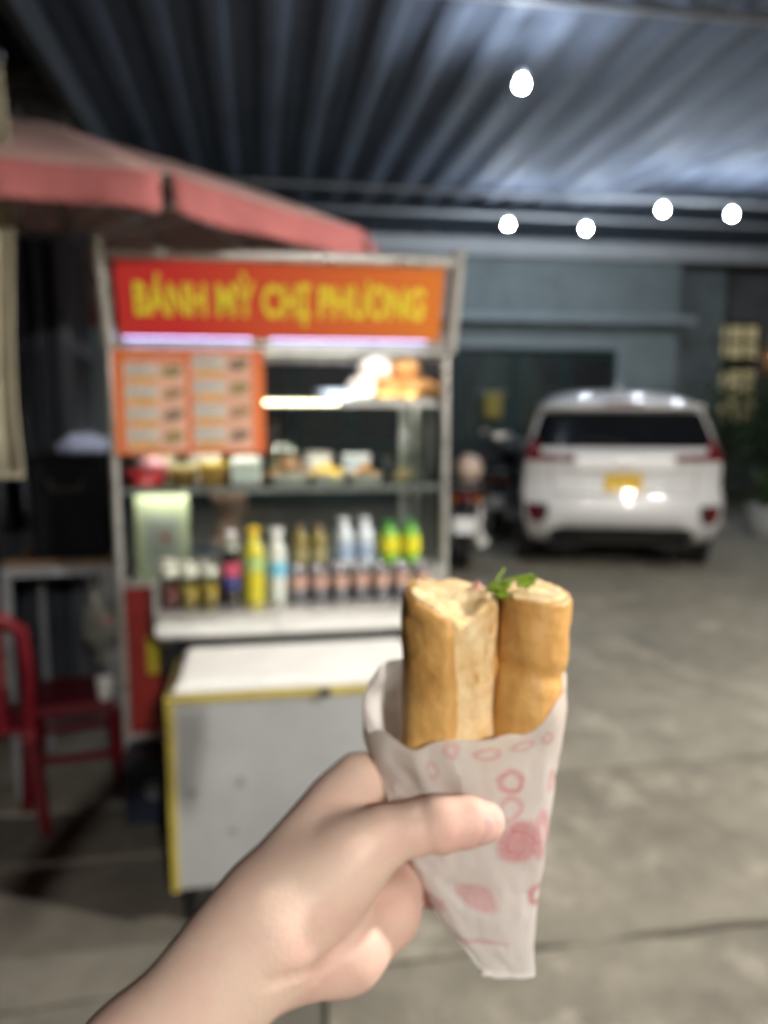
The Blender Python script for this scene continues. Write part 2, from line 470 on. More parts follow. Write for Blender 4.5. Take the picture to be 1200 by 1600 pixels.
tag(build('hanging_towel', MB().loft([[(3.55 + 0.03 * i, HY - 0.1 + 0.012 * math.sin(i * 1.3), 1.75 - 0.10 * j) for i in range(10)] for j in range(5)], False, False),
          mat('yellow towel cloth', (0.42, 0.34, 0.09), 0.95), smooth=60, solid=0.006), 'yellow towel hanging at the doorway just left of the white car', 'towel')
tag(build('towel_rail', MB().tube([(3.45, HY - 0.1, 1.765), (3.95, HY - 0.1, 1.765)], 0.008, 8).tube([(3.45, HY - 0.1, 1.765), (3.45, HY + 0.06, 1.765)], 0.006, 6)
          .tube([(3.95, HY - 0.1, 1.765), (3.95, HY + 0.06, 1.765)], 0.006, 6), steel_dull), 'short steel rail carrying the yellow towel', 'rail')

# ---- neighbour on the far side with a lit window, plants in front
nb = thing('neighbour_house', 'dim house with a yellowish lit grid window beyond the car', 'house', (9.5, 13, 0))
wallm = mat('dull grey plaster', (0.23, 0.235, 0.24), 0.85, 0, var=0.2, scale=2)
lit = emission('window lit from inside', (1.0, 0.86, 0.48), 0.30)
wx0, wx1, wz = 8.14, 9.02, (1.25, 1.72, 2.12, 2.38, 2.98)
build('wall', MB().span((8.12, 13.0, 0), (14, 13.2, 1.22)), wallm, nb, world=True)
build('wall', MB().span((8.12, 13.0, 3.05), (14, 13.2, 4.6)), wallm, nb, world=True)
build('wall', MB().span((9.05, 13.0, 1.223), (14, 13.2, 3.047)), wallm, nb, world=True)
for j, (za, zb) in enumerate(((1.25, 1.68), (1.74, 2.22), (2.40, 2.70), (2.73, 3.0))):
    for i in range(3):
        xa = wx0 + i * 0.295 + 0.12 * (j < 2) * 0.0
        w = build('window', MB().span((xa, 13.02, za), (xa + 0.265, 13.06, zb)).span((xa, 13.06, za), (xa + 0.265, 13.07, zb)), mat('olive window frame', (0.12, 0.12, 0.07), 0.5), nb, world=True)
        build('pane', MB().span((xa + 0.02, 13.008, za + 0.02), (xa + 0.245, 13.016, zb - 0.02)), lit, w, world=True)
lamp = thing('wall_lamp', 'small orange glowing lamp at the picture edge beside the lit window', 'lamp', (9.25, 12.9, 2.40))
build('globe', MB().ell((0, -0.06, 0), (0.06, 0.06, 0.07)), emission('orange lamp glow', (1.0, 0.42, 0.08), 6.0), lamp, smooth=60)
build('bracket', MB().tube([(0, 0.1, 0.09), (0, -0.06, 0.09), (0, -0.06, 0.06)], 0.012, 8), black_plastic, lamp)

leaf_m = mat('dark shrub leaf', (0.035, 0.07, 0.025), 0.5, 0, var=0.5, scale=3)
bark = mat('brown bark', (0.09, 0.065, 0.045), 0.9, 0, var=0.3, scale=20)
def shrub(loc, h, rx, rz, n, label, seed, leaf=0.11, stem_r=0.03, name='shrub'):
    rnd = random.Random(seed)
    t = thing(name, label, 'tree' if 'tree' in name else 'shrub', loc, group=None)
    tr = MB().tube([(0, 0, 0), (0.03, 0.02, h * 0.35), (-0.02, 0, h * 0.7)], [stem_r, stem_r * 0.8, stem_r * 0.4], 8)
    lv = MB(); ends = []
    for _ in range(14):
        a = rnd.uniform(0, 2 * PI); q = rnd.uniform(0.4, 0.9)
        e = Vector((math.cos(a) * rx * q, math.sin(a) * rx * q, h - rz + rnd.uniform(-0.7, 0.7) * rz))
        tr.tube([(0, 0, h * rnd.uniform(0.2, 0.6)), (e.x * 0.5, e.y * 0.5, (e.z + h * 0.4) / 2 + 0.1), e], [stem_r * 0.4, stem_r * 0.25, stem_r * 0.12], 5)
        ends.append(e)
    for _ in range(n):
        e = rnd.choice(ends); s = 0.42
        p = e + Vector((rnd.gauss(0, rx * s), rnd.gauss(0, rx * s), rnd.gauss(0, rz * s)))
        if p.z < 0.05: p.z = 0.05 + rnd.random() * 0.2
        d = Vector((rnd.uniform(-1, 1), rnd.uniform(-1, 1), rnd.uniform(-0.7, 0.4))).normalized()
        w = d.cross(Vector((rnd.uniform(-1, 1), rnd.uniform(-1, 1), 1))).normalized()
        l = leaf * rnd.uniform(0.6, 1.3); nrm = d.cross(w) * l * 0.12
        lv.add([p, p + d * l * 0.45 + w * l * 0.24 + nrm, p + d * l, p + d * l * 0.45 - w * l * 0.24 + nrm], [(0, 1, 2, 3)])
    build('stem' if name == 'shrub' else 'trunk', tr, bark, t, smooth=60)
    build('crown', lv, leaf_m, t)
    return t
shrub((6.9, 10.6, 0), 2.0, 0.55, 0.85, 1500, 'dark leafy shrub just right of the white car, under the lit window', 3)
shrub((7.6, 9.9, 0), 1.6, 0.6, 0.75, 1500, 'low dark shrub at the picture edge beside the car', 4)
shrub((8.6, 11.6, 0), 2.3, 0.7, 0.9, 1500, 'taller dark shrub behind the others, in front of the lit window', 5)
shrub((-3.9, 8.0, 0), 6.2, 1.6, 1.3, 3500, 'dark leafy tree top at the upper corner above the grey fascia', 6, 0.16, 0.09, 'leafy_tree')
pot = thing('plant_pot', 'pale round plant pot on the ground at the picture edge', 'pot', (5.85, 8.1, 0))
build('pot', MB().lathe([(0.12, 0), (0.17, 0.05), (0.2, 0.22), (0.215, 0.32), (0.23, 0.33), (0.23, 0.37), (0.19, 0.37), (0.18, 0.3)], n=20), mat('grey glazed pot', (0.35, 0.36, 0.36), 0.5), pot, smooth=40)
pl = MB()
for k in range(40):
    a = random.uniform(0, 2 * PI); r = random.uniform(0.1, 0.3); z = random.uniform(0.5, 0.85)
    pl.loft([[(0.01, 0, .33), (-0.01, 0, .33)], [(math.cos(a) * r * .5 + .02, math.sin(a) * r * .5, z * .9), (math.cos(a) * r * .5 - .02, math.sin(a) * r * .5 + .02, z * .9)], [(math.cos(a) * r, math.sin(a) * r, z), (math.cos(a) * r + .004, math.sin(a) * r, z)]], False, False)
build('foliage', pl, leaf_m, pot)

# ---- neighbouring shop on the near side
ls = thing('shop_front', 'dark shop front with grey fascia boards beyond the red parasol', 'shop', (-4, 7.0, 0))
fas = mat('grey fascia board', (0.20, 0.19, 0.18), 0.7, 0, var=0.2)
dkw = mat('dark brown wall', (0.055, 0.045, 0.042), 0.85, 0, var=0.3, scale=3)
build('wall', MB().span((-8, 7.1, 0), (-1.5, 7.3, 3.7)), dkw, ls, world=True)
for za, zb, dy in ((3.72, 3.86, 0.0), (3.875, 4.0, 0.03), (4.04, 4.2, 0.06)):
    build('fascia_board', MB().span((-8, 7.0 - dy, za), (-1.5, 7.12, zb)), fas, ls, world=True, bevel=0.01)
build('awning', MB().prism([(-8, 7.0, 4.5), (-8, 6.4, 4.25), (-8, 6.4, 4.22), (-8, 7.0, 4.46)], (6.4, 0, 0)), dkw, ls, world=True)

# ================================================================== WHITE CAR
def make_car():
    t = thing('parked_car', 'white people carrier parked with its rear and yellow plate to the viewer', 'car', (3.19, 6.36, 0), R(-17.5))
    paint = mat('white car paint', (0.62, 0.62, 0.63), 0.28, 0, var=0.02, coat=0.6)
    prof = [(0.55, 0.24), (0.22, 0.27), (0.08, 0.36), (0.035, 0.44), (0.0, 0.52), (0.0, 0.64), (0.03, 0.72), (0.09, 0.755), (0.10, 0.80),
            (0.10, 0.92), (0.06, 0.98), (0.055, 1.06), (0.10, 1.12), (0.15, 1.17), (0.34, 1.47), (0.24, 1.50), (0.23, 1.54), (0.34, 1.615),
            (0.7, 1.665), (1.4, 1.69), (2.1, 1.665), (2.55, 1.58), (3.25, 1.10), (3.6, 1.03), (4.1, 0.95), (4.36, 0.83), (4.47, 0.62), (4.46, 0.36), (4.25, 0.24)]
    WZ = [0.2, 0.35, 0.5, 0.7, 0.95, 1.12, 1.18, 1.5, 1.62, 1.7]; WW = [0.76, 0.83, 0.868, 0.878, 0.868, 0.85, 0.83, 0.735, 0.68, 0.60]
    W = lambda z: float(np.interp(z, WZ, WW))
    def py(y, s):
        c = abs(s) ** 5
        if y < 1.0: return y + 0.15 * c * (1 - y)
        if y > 3.4: return y - 0.42 * abs(s) ** 2.6 * (y - 3.4)
        return y
    ss = [math.sin(PI / 2 * k / 12) if True else 0 for k in range(-12, 13)]
    rings = []
    for s in ss:
        ring = []
        for y, z in prof:
            zz = z - (0.07 * abs(s) ** 3 if z > 1.55 else 0.0)
            ring.append((s * W(z), py(y, s), zz))
        rings.append(ring)
    build('body', MB().loft(rings), paint, t, smooth=32)
    PZ = [p[1] for p in prof[1:18]]; PY = [p[0] for p in prof[1:18]]
    def patch(name, rows, m, off=0.006, n=20, bump=0.0, par=None):
        """rows: (z, x_left, x_right) laid on the rear surface"""
        g = []
        zz = []
        for (z0, a0, b0), (z1, a1, b1) in zip(rows[:-1], rows[1:]):
            for k in range(4): zz.append((z0 + (z1 - z0) * k / 4, a0 + (a1 - a0) * k / 4, b0 + (b1 - b0) * k / 4))
        zz.append(rows[-1])
        def pt(x, z, o): return (x, py(float(np.interp(z, PZ, PY)), max(-1, min(1, x / W(z)))) - o, z)
        for z, a, b in zz: g.append([pt(a + (b - a) * i / n, z, off + bump) for i in range(n + 1)])
        back = [[pt(a + (b - a) * i / n, z, -0.02) for i in range(n + 1)] for z, a, b in zz]
        mb = MB().loft(g, False, False); mb.loft(back, False, False)
        for A, B in ((g[0], back[0]), (g[-1], back[-1])): mb.loft([A, B], False, False)
        mb.loft([[r[0] for r in g], [r[0] for r in back]], False, False); mb.loft([[r[-1] for r in g], [r[-1] for r in back]], False, False)
        return build(name, mb, m, par or t, smooth=35)
    wglass = mat('tinted car glass', (0.006, 0.007, 0.009), 0.12, 0, var=0, spec=0.35)
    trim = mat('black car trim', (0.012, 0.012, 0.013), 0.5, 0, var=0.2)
    red = mat('red tail light', (0.13, 0.005, 0.010), 0.2, 0, var=0.1, coat=0.3)
    patch('rear_window', [(1.15, -0.79, 0.79), (1.2, -0.80, 0.80), (1.44, -0.72, 0.72), (1.468, -0.67, 0.67)], wglass, 0.008)
    for s in (-1, 1):
        q = lambda a, b: (min(s * a, s * b), max(s * a, s * b))
        tl = patch('tail_light', [(1.035, *q(0.40, 0.852)), (1.075, *q(0.44, 0.856)), (1.085, *q(0.60, 0.853)), (1.095, *q(0.72, 0.85)), (1.15, *q(0.745, 0.83)), (1.24, *q(0.755, 0.795))], red, 0.016, 10)
        patch('light_strip', [(1.088, *q(0.44, 0.71)), (1.10, *q(0.44, 0.71))], steel_dull, 0.018, 6, par=tl)
        rp = patch('reflector_pocket', [(0.47, *q(0.70, 0.80)), (0.55, *q(0.66, 0.845)), (0.645, *q(0.655, 0.85))], trim, 0.006, 8)
        patch('reflector', [(0.475, *q(0.735, 0.795)), (0.63, *q(0.735, 0.835))], red, 0.012, 6, par=rp)
        # wheels, arches, mirrors
        for y in (0.88, 3.62):
            x = s * 0.80
            build('wheel_arch', MB().lathe([(0.30, -0.05), (0.37, -0.05), (0.385, 0.0), (0.37, 0.05), (0.30, 0.05)], (s * 0.845, y, 0.32), 28, 'x'), trim, t, smooth=40)
            w = build('wheel', MB().lathe([(0.2, -0.10), (0.30, -0.105), (0.325, -0.08), (0.33, 0), (0.325, 0.08), (0.30, 0.105), (0.2, 0.10)], (x, y, 0.33), 28, 'x'), rubber, t, smooth=40)
            rim = MB().lathe([(0.02, 0.05), (0.06, 0.05), (0.07, 0.03), (0.19, 0.02), (0.21, 0.045), (0.215, 0.0)], (x + (s > 0) * 0.06 - (s < 0) * 0.11, y, 0.33), 24, 'x')
            build('rim', rim, steel_dull, w, smooth=40)
        mr = build('mirror', MB().ell((s * 1.0, 2.75, 1.13), (0.105, 0.07, 0.075)).tube([(s * 0.84, 2.78, 1.09), (s * 0.95, 2.76, 1.10)], 0.022, 8), paint, t, smooth=60)
        build('mirror_glass', MB().ell((s * 1.0, 2.685, 1.13), (0.085, 0.012, 0.06)), steel, mr, smooth=60)
        # side windows
        g = [[(s * (W(z) + 0.006), y, z) for y in np.linspace(ya, yb, 12)] for z, ya, yb in ((1.16, 0.42, 3.05), (1.3, 0.5, 2.9), (1.5, 0.62, 2.55))]
        build('side_window', MB().loft(g, False, False), wglass, t, smooth=40)
        build('roof_rail', MB().tube([(s * 0.585, 0.62, 1.63), (s * 0.59, 0.75, 1.685), (s * 0.585, 1.6, 1.705), (s * 0.585, 2.1, 1.665)], 0.014, 8), trim, t, smooth=50)
        build('under_shadow_panel', MB().box((s * 0.5, 0.35, 0.24), (0.3, 0.3, 0.03)), trim, t)  # black boxes put in as the shadow beneath the rear bumper
    patch('garnish', [(0.945, -0.40, 0.40), (1.0, -0.44, 0.44), (1.055, -0.42, 0.42), (1.075, -0.38, 0.38)], mat('bright chrome garnish', (0.88, 0.88, 0.89), 0.15, 0.0, var=0.02, coat=0.5), 0.012, bump=0.012)
    patch('tailgate_recess', [(0.74, -0.30, 0.30), (0.80, -0.34, 0.34), (0.90, -0.36, 0.36), (0.925, -0.34, 0.34)], mat('shaded white tailgate tone', (0.66, 0.67, 0.69), 0.45, 0, var=0.02), 0.003)  # separate cooler white, put in as the shaded tone of the recess
    pl = patch('licence_plate', [(0.755, -0.165, 0.165), (0.915, -0.165, 0.165)], mat('yellow plate', (0.72, 0.46, 0.05), 0.25, 0, var=0.05, coat=1.0), 0.03, 8)
    for k in range(2): build('plate_bolt', MB().ell((-0.1 + 0.2 * k, 0.062, 0.90), (0.008, 0.006, 0.008), 8, 5), steel_dull, pl)
    patch('lower_bumper', [(0.285, -0.60, 0.60), (0.33, -0.64, 0.64), (0.40, -0.62, 0.62), (0.435, -0.56, 0.56)], trim, 0.008)
    patch('bumper_line', [(0.50, -0.52, 0.52), (0.512, -0.52, 0.52)], mat('bumper groove grey', (0.25, 0.25, 0.25), 0.5), 0.004)
    patch('skid_plate', [(0.445, -0.50, 0.50), (0.475, -0.54, 0.54)], mat('silver bumper trim', (0.45, 0.46, 0.47), 0.35, 0.5), 0.01)
    gap = mat('panel gap', (0.03, 0.03, 0.03), 0.8)
    for sx in (-1, 1):
        q = lambda a, b: (min(sx * a, sx * b), max(sx * a, sx * b))
        patch('tailgate_gap', [(0.74, *q(0.618, 0.624)), (0.86, *q(0.628, 0.634)), (1.03, *q(0.638, 0.644))], gap, 0.002, 2)
    patch('tailgate_gap', [(0.728, -0.618, 0.618), (0.734, -0.618, 0.618)], gap, 0.002)
    build('wiper', MB().tube([(0.02, 0.125, 1.175), (-0.10, 0.135, 1.20), (-0.36, 0.165, 1.235)], [0.012, 0.009, 0.006], 8), trim, t, smooth=50)
    build('brake_light', MB().box((0, 0.225, 1.545), (0.34, 0.02, 0.03)), red, t, bevel=0.004)
    build('antenna_fin', MB().prism([(-0.02, 0.55, 1.66), (-0.02, 0.62, 1.74), (-0.02, 0.68, 1.745), (-0.02, 0.78, 1.675)], (0.04, 0, 0)), paint, t, bevel=0.008)
    build('emblem', MB().ell((0, 0.028, 1.02), (0.05, 0.008, 0.035), 12, 6), steel, t, smooth=50)
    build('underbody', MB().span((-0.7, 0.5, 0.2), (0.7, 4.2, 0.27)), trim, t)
    build('windscreen', MB().loft([[(x * W(z), y - 0.004, z + 0.012) for x in np.linspace(-0.9, 0.9, 9)] for y, z in ((2.62, 1.54), (2.9, 1.35), (3.2, 1.14))], False, False), wglass, t, smooth=40)
    return t
make_car()

# ================================================================== MOTORBIKES
def make_motorbike(loc, rz, label, body_col):
    t = thing('motorbike', label, 'motorbike', loc, rz, 'motorbikes parked by the doorway')
    bodym = mat('bike body ' + str(body_col[0]), body_col, 0.25, 0, var=0.1, coat=0.5)
    dk = black_plastic
    for name, y in (('rear_wheel', 0.0), ('front_wheel', 1.25)):
        w = build(name, MB().lathe([(0.20, -0.035), (0.25, -0.045), (0.275, -0.03), (0.285, 0), (0.275, 0.03), (0.25, 0.045), (0.20, 0.035)], (0, y, 0.285), 26, 'x'), rubber, t, smooth=40)
        build('rim', MB().lathe([(0.02, -0.05), (0.05, -0.05), (0.06, -0.015), (0.19, -0.02), (0.205, -0.03), (0.205, 0.03), (0.19, 0.02), (0.06, 0.015), (0.05, 0.05), (0.02, 0.05)], (0, y, 0.285), 24, 'x'), steel_dull, w, smooth=40)
    sec = [((0, -0.16, 0.70), 0.05, 0.04), ((0, -0.05, 0.70), 0.10, 0.085), ((0, 0.2, 0.66), 0.13, 0.11), ((0, 0.5, 0.60), 0.13, 0.12), ((0, 0.66, 0.45), 0.12, 0.08)]
    rings = [[(c[0] + a * math.cos(2 * PI * k / 16), c[1], c[2] + b * math.sin(2 * PI * k / 16)) for k in range(16)] for c, a, b in sec]
    build('tail_fairing', MB().loft(rings), bodym, t, smooth=50)
    rings = [[(a * math.cos(2 * PI * k / 16), y, z + b * math.sin(2 * PI * k / 16)) for k in range(16)] for y, z, a, b in ((-0.1, 0.775, 0.09, 0.02), (0.0, 0.785, 0.125, 0.035), (0.3, 0.77, 0.13, 0.04), (0.6, 0.745, 0.10, 0.03), (0.7, 0.74, 0.05, 0.02))]
    build('seat', MB().loft(rings), rubber, t, smooth=50)
    build('grab_rail', MB().tube([(-0.12, 0.15, 0.76), (-0.13, -0.1, 0.80), (-0.06, -0.2, 0.80), (0.06, -0.2, 0.80), (0.13, -0.1, 0.80), (0.12, 0.15, 0.76)], 0.012, 8), steel_dull, t, smooth=50)
    build('tail_light', MB().ell((0, -0.16, 0.68), (0.09, 0.04, 0.045)), mat('red tail light', (0.24, 0.008, 0.012)), t, smooth=60)
    for s in (-1, 1):
        build('indicator', MB().ell((s * 0.11, -0.13, 0.67), (0.035, 0.05, 0.03)), mat('amber lens', (0.5, 0.16, 0.02), 0.2), t, smooth=60)
        build('shock_absorber', MB().tube([(s * 0.13, 0.0, 0.30), (s * 0.13, 0.1, 0.60)], 0.028, 10), steel_dull, t, smooth=40)
        build('handle_grip', MB().tube([(s * 0.18, 1.0, 0.99), (s * 0.34, 0.95, 0.98)], 0.018, 8), rubber, t, smooth=40)
        m = build('mirror', MB().tube([(s * 0.2, 1.0, 1.0), (s * 0.24, 1.0, 1.12), (s * 0.28, 0.99, 1.18)], 0.006, 6).ell((s * 0.30, 0.98, 1.21), (0.065, 0.02, 0.045)), dk, t, smooth=50)
        build('mirror_glass', MB().ell((s * 0.30, 0.962, 1.21), (0.055, 0.006, 0.037)), steel, m, smooth=60)
        build('leg_shield', MB().loft([[(s * 0.05, 1.0, 0.75), (s * 0.17, 0.92, 0.72)], [(s * 0.06, 0.98, 0.5), (s * 0.2, 0.86, 0.5)], [(s * 0.05, 0.85, 0.3), (s * 0.16, 0.76, 0.3)]], False, False), bodym, t, smooth=40, solid=0.012)
        build('fork', MB().tube([(s * 0.08, 1.25, 0.285), (s * 0.07, 1.07, 0.75)], 0.022, 8), steel_dull, t, smooth=40)
        build('foot_peg', MB().tube([(s * 0.12, 0.42, 0.27), (s * 0.27, 0.42, 0.27)], 0.014, 8), rubber, t)
    build('mudguard', MB().loft([[(-0.07, -0.18, 0.66), (0.07, -0.18, 0.66)], [(-0.075, -0.30, 0.52), (0.075, -0.30, 0.52)], [(-0.07, -0.33, 0.34), (0.07, -0.33, 0.34)]], False, False), dk, t, smooth=40, solid=0.01)
    build('licence_plate', MB().box((0, -0.335, 0.46), (0.20, 0.006, 0.15), Matrix.Rotation(R(-14), 3, 'X')), mat('white number plate', (0.82, 0.83, 0.83), 0.2, 0, var=0.03, coat=1.0), t, bevel=0.003)
    build('exhaust', MB().tube([(0.14, 0.5, 0.25), (0.15, 0.2, 0.24), (0.16, -0.2, 0.30)], [0.03, 0.045, 0.05], 14), steel_dull, t, smooth=40)
    build('engine', MB().box((0, 0.5, 0.33), (0.22, 0.34, 0.2)).tube([(-0.13, 0.3, 0.3), (0.13, 0.3, 0.3)], 0.09, 14), steel_dull, t, bevel=0.02)
    build('front_fairing', MB().ell((0, 1.05, 0.88), (0.13, 0.12, 0.16)).tube([(-0.2, 1.0, 0.98), (0.2, 1.0, 0.98)], 0.03, 8), bodym, t, smooth=60)
    build('front_mudguard', MB().loft([[(x, 1.25 + 0.31 * math.cos(a), 0.285 + 0.31 * math.sin(a)) for x in (-0.06, 0, 0.06)] for a in np.linspace(0.2, 2.4, 10)], False, False), bodym, t, smooth=50, solid=0.008)
    build('stand', MB().tube([(-0.1, 0.45, 0.24), (-0.22, 0.5, 0.0)], 0.012, 8), steel_dull, t)
    build('swing_arm', MB().tube([(0.12, 0.0, 0.285), (0.1, 0.4, 0.32)], 0.02, 8).tube([(-0.12, 0.0, 0.285), (-0.1, 0.4, 0.32)], 0.02, 8), steel_dull, t)
    return t
make_motorbike((1.90, 6.93, 0), R(-17), 'dark red motorbike with a white plate parked beside the food cart', (0.05, 0.008, 0.012))
make_motorbike((2.75, 8.6, 0), R(-24), 'black motorbike standing farther back between dark red motorbike and car', (0.012, 0.012, 0.014))
hl = thing('helmet', 'beige open face helmet resting on the motorbike seat', 'helmet', (1.94, 6.99, 0.82), R(-17))
Fh = Field((-0.17, -0.19, -0.04), (0.17, 0.19, 0.28), 0.012)
hd = Fh.ell((0, 0, 0.12), (0.128, 0.15, 0.135))
hd = np.maximum(hd, -(Fh.Z - 0.0)); hd = np.maximum(hd, -Fh.ell((0, 0.1, 0.03), (0.105, 0.12, 0.09)))
build('shell', Fh.mesh(hd), mat('beige helmet shell', (0.62, 0.47, 0.38), 0.3, 0, var=0.05, coat=0.5), hl, smooth=50)
build('visor', MB().loft([[(0.13 * math.sin(a), 0.155 * math.cos(a) + d, z) for a in np.linspace(-1.1, 1.1, 12)] for d, z in ((0.0, 0.13), (0.05, 0.115), (0.06, 0.10))], False, False), black_plastic, hl, smooth=50, solid=0.004)
build('strap', MB().tube([(-0.11, 0.02, 0.02), (-0.09, 0.04, -0.004), (0.0, 0.09, -0.008), (0.09, 0.04, -0.004), (0.11, 0.02, 0.02)], 0.006, 6), rubber, hl)

# ================================================================== PARASOL
pc, ps = math.cos(R(9.2)), math.sin(R(9.2))
def yawed(r, f): return (r * pc + f * ps, -r * ps + f * pc)
ux, uy = yawed(-1.664, 3.635)
um = thing('parasol', 'big dull red parasol with a hanging valance above the food cart', 'parasol', (ux, uy, 0))
NS, RU, ZE, ZA = 12, 1.72, 2.15, 2.76
a0 = math.atan2(*(reversed([p - q for p, q in zip(yawed(-0.605, 2.257), (ux, uy))])))
cloth_top = mat('pinkish tan parasol cloth', (0.36, 0.22, 0.20), 0.9, 0, var=0.1, scale=5)  # top cloth tanner and duller than the valance
cloth_val = mat('red parasol valance', (0.38, 0.115, 0.112), 0.85, 0, var=0.12, scale=6)
cor = [(RU * math.cos(a0 + 2 * PI * k / NS), RU * math.sin(a0 + 2 * PI * k / NS)) for k in range(NS)]
for k in range(NS):
    (x0, y0), (x1, y1) = cor[k], cor[(k + 1) % NS]
    rings = []
    for j in range(9):
        t = j / 8
        ring = []
        for i in range(9):
            s = i / 8
            x, y = x0 + (x1 - x0) * s, y0 + (y1 - y0) * s
            sag = 0.02 * math.sin(PI * s) * math.sin(PI * min(1, t * 1.15)) * t
            z = ZA + (ZE - ZA) * (t ** 1.2) - sag - (0.012 * math.sin(PI * s) if j == 8 else 0)
            ring.append((x * max(t, 0.03), y * max(t, 0.03), z))
        rings.append(ring)
    build('canopy_panel', MB().loft(rings, False, False), cloth_top, um, smooth=60, solid=0.002)
    vr = []
    for j in range(5):
        q = j / 4; ring = []
        for i in range(17):
            s = 0.02 + 0.96 * i / 16
            x, y = x0 + (x1 - x0) * s, y0 + (y1 - y0) * s
            wv = 0.012 * q * math.sin(s * 19 + k * 2.1) + 0.008 * q * math.sin(s * 41 + k)
            o = 1.003 + (wv + 0.012 * q) / RU
            z = ZE - 0.012 * math.sin(PI * s) - 0.105 * q * (1 + 0.05 * math.sin(s * 9 + k)) + 0.002
            ring.append((x * o, y * o, z))
        vr.append(ring)
    build('valance', MB().loft(vr, False, False), cloth_val, um, smooth=60, solid=0.002)
    x, y = cor[k]
    build('rib', MB().tube([(x * 0.03, y * 0.03, ZA - 0.02), (x * 0.5, y * 0.5, ZA + (ZE - ZA) * 0.5 ** 1.2 - 0.014), (x * 0.99, y * 0.99, ZE - 0.012)], 0.007, 6), steel_dull, um)
    build('strut', MB().tube([(x * 0.03, y * 0.03, ZA - 0.55), (x * 0.5, y * 0.5, ZA + (ZE - ZA) * 0.44 - 0.02)], 0.005, 6), steel_dull, um)
build('pole', MB().tube([(0, 0, 0.0), (0, 0, ZA + 0.04)], 0.022, 14), steel_dull, um, smooth=40)
build('finial', MB().lathe([(0.004, ZA + 0.10), (0.02, ZA + 0.08), (0.03, ZA + 0.04), (0.05, ZA + 0.03), (0.05, ZA + 0.015)], n=14), black_plastic, um, smooth=40)
build('hub', MB().lathe([(0.045, ZA - 0.58), (0.05, ZA - 0.56), (0.05, ZA - 0.52), (0.03, ZA - 0.5)], n=14), black_plastic, um, smooth=40)
build('base', MB().lathe([(0.28, 0.0), (0.28, 0.06), (0.24, 0.09), (0.05, 0.11), (0.04, 0.3), (0.03, 0.3)], n=24), grey_metal, um, smooth=40)

# ================================================================== FOOD CART
XL, XR, YF, YB = -0.508, 0.695, 2.85, 3.40
cart = thing('food_cart', 'stainless steel glass sided sandwich cart with a red and yellow sign', 'food cart', (0.09, 3.1, 0))
def cp(name, mb, m, par=None, **k): return build(name, mb, m, par or cart, world=True, **k)
for x in (XL, XR):
    for y in (YF, YB):
        cp('post', MB().tube([(x, y, 0.09), (x, y, 1.715)], 0.015, 14), steel, smooth=40)
        w = cp('caster', MB().lathe([(0.01, -0.014), (0.04, -0.014), (0.046, 0), (0.04, 0.014), (0.01, 0.014)], (x, y, 0.047), 16, 'x'), rubber, smooth=40)
        cp('fork', MB().box((x - 0.019, y, 0.07), (0.003, 0.03, 0.06)).box((x + 0.019, y, 0.07), (0.003, 0.03, 0.06)).box((x, y, 0.1), (0.042, 0.04, 0.004)), steel_dull, w)
def rail(a, b, r=0.013, m=None): return cp('rail', MB().tube([a, b], r, 12), m or steel, smooth=40)
rail((XL, YF, 1.70), (XR, YF, 1.70), 0.015); rail((XL, YB, 1.70), (XR, YB, 1.70))
rail((XL, YF, 1.70), (XL, YB, 1.70)); rail((XR, YF, 1.70), (XR, YB, 1.70))
rail((XL, YF, 0.28), (XR, YF, 0.28)); rail((XL, YB, 0.28), (XR, YB, 0.28)); rail((XL, YF, 0.28), (XL, YB, 0.28)); rail((XR, YF, 0.28), (XR, YB, 0.28))
redp = mat('red painted panel', (0.36, 0.03, 0.025), 0.4, 0, var=0.2, scale=5)
cp('front_panel', MB().span((XL + 0.016, YF + 0.004, 0.29), (XR - 0.016, YF + 0.012, 0.845)), redp)
cp('side_panel', MB().span((XL - 0.004, YF + 0.018, 0.29), (XL + 0.004, YB - 0.018, 0.845)), redp)
cp('side_panel', MB().span((XR - 0.004, YF + 0.018, 0.29), (XR + 0.004, YB - 0.018, 0.845)), redp)
cp('sticker', MB().span((-0.425, YF - 0.002, 0.52), (-0.375, YF + 0.003, 0.66)), mat('yellow sticker', (0.55, 0.45, 0.03), 0.5))
cp('worktop', MB().span((XL + 0.018, YF - 0.006, 0.848), (XR - 0.018, YB + 0.01, 0.868)), steel, bevel=0.003)
pane = glass_mat('clear pane', (0.93, 0.96, 0.95), 0.08)
shelfglass = glass_mat('greenish shelf glass', (0.72, 0.80, 0.75), 0.3, 0.06)
cp('pane_edge', MB().span((XL + 0.018, YF + 0.002, 1.502), (XR - 0.018, YF + 0.011, 1.508)), steel_dull)
cp('front_pane', MB().span((XL + 0.018, YF + 0.004, 0.875), (XR - 0.018, YF + 0.009, 1.50)), pane)
for x in (XL, XR): cp('side_pane', MB().span((x - 0.003, YF + 0.018, 0.875), (x + 0.003, YB - 0.018, 1.682)), pane)
for z, yf in ((1.205, 2.875), (1.525, 2.90)):
    s = cp('shelf', MB().span((XL + 0.02, yf, z - 0.006), (XR - 0.02, YB - 0.02, z)), shelfglass)
    cp('shelf_edge', MB().span((XL + 0.02, yf - 0.012, z - 0.018), (XR - 0.02, yf - 0.002, z + 0.003)), steel_dull, s)
    cp('shelf_bracket', MB().span((XL + 0.02, yf + 0.02, z - 0.02), (XL + 0.032, YB - 0.03, z - 0.008)).span((XR - 0.032, yf + 0.02, z - 0.02), (XR - 0.02, YB - 0.03, z - 0.008)), steel_dull, s)
for x in (0.632,): cp('inner_post', MB().span((x - 0.018, YB - 0.05, 0.87), (x + 0.018, YB - 0.03, 1.70)), steel_dull)
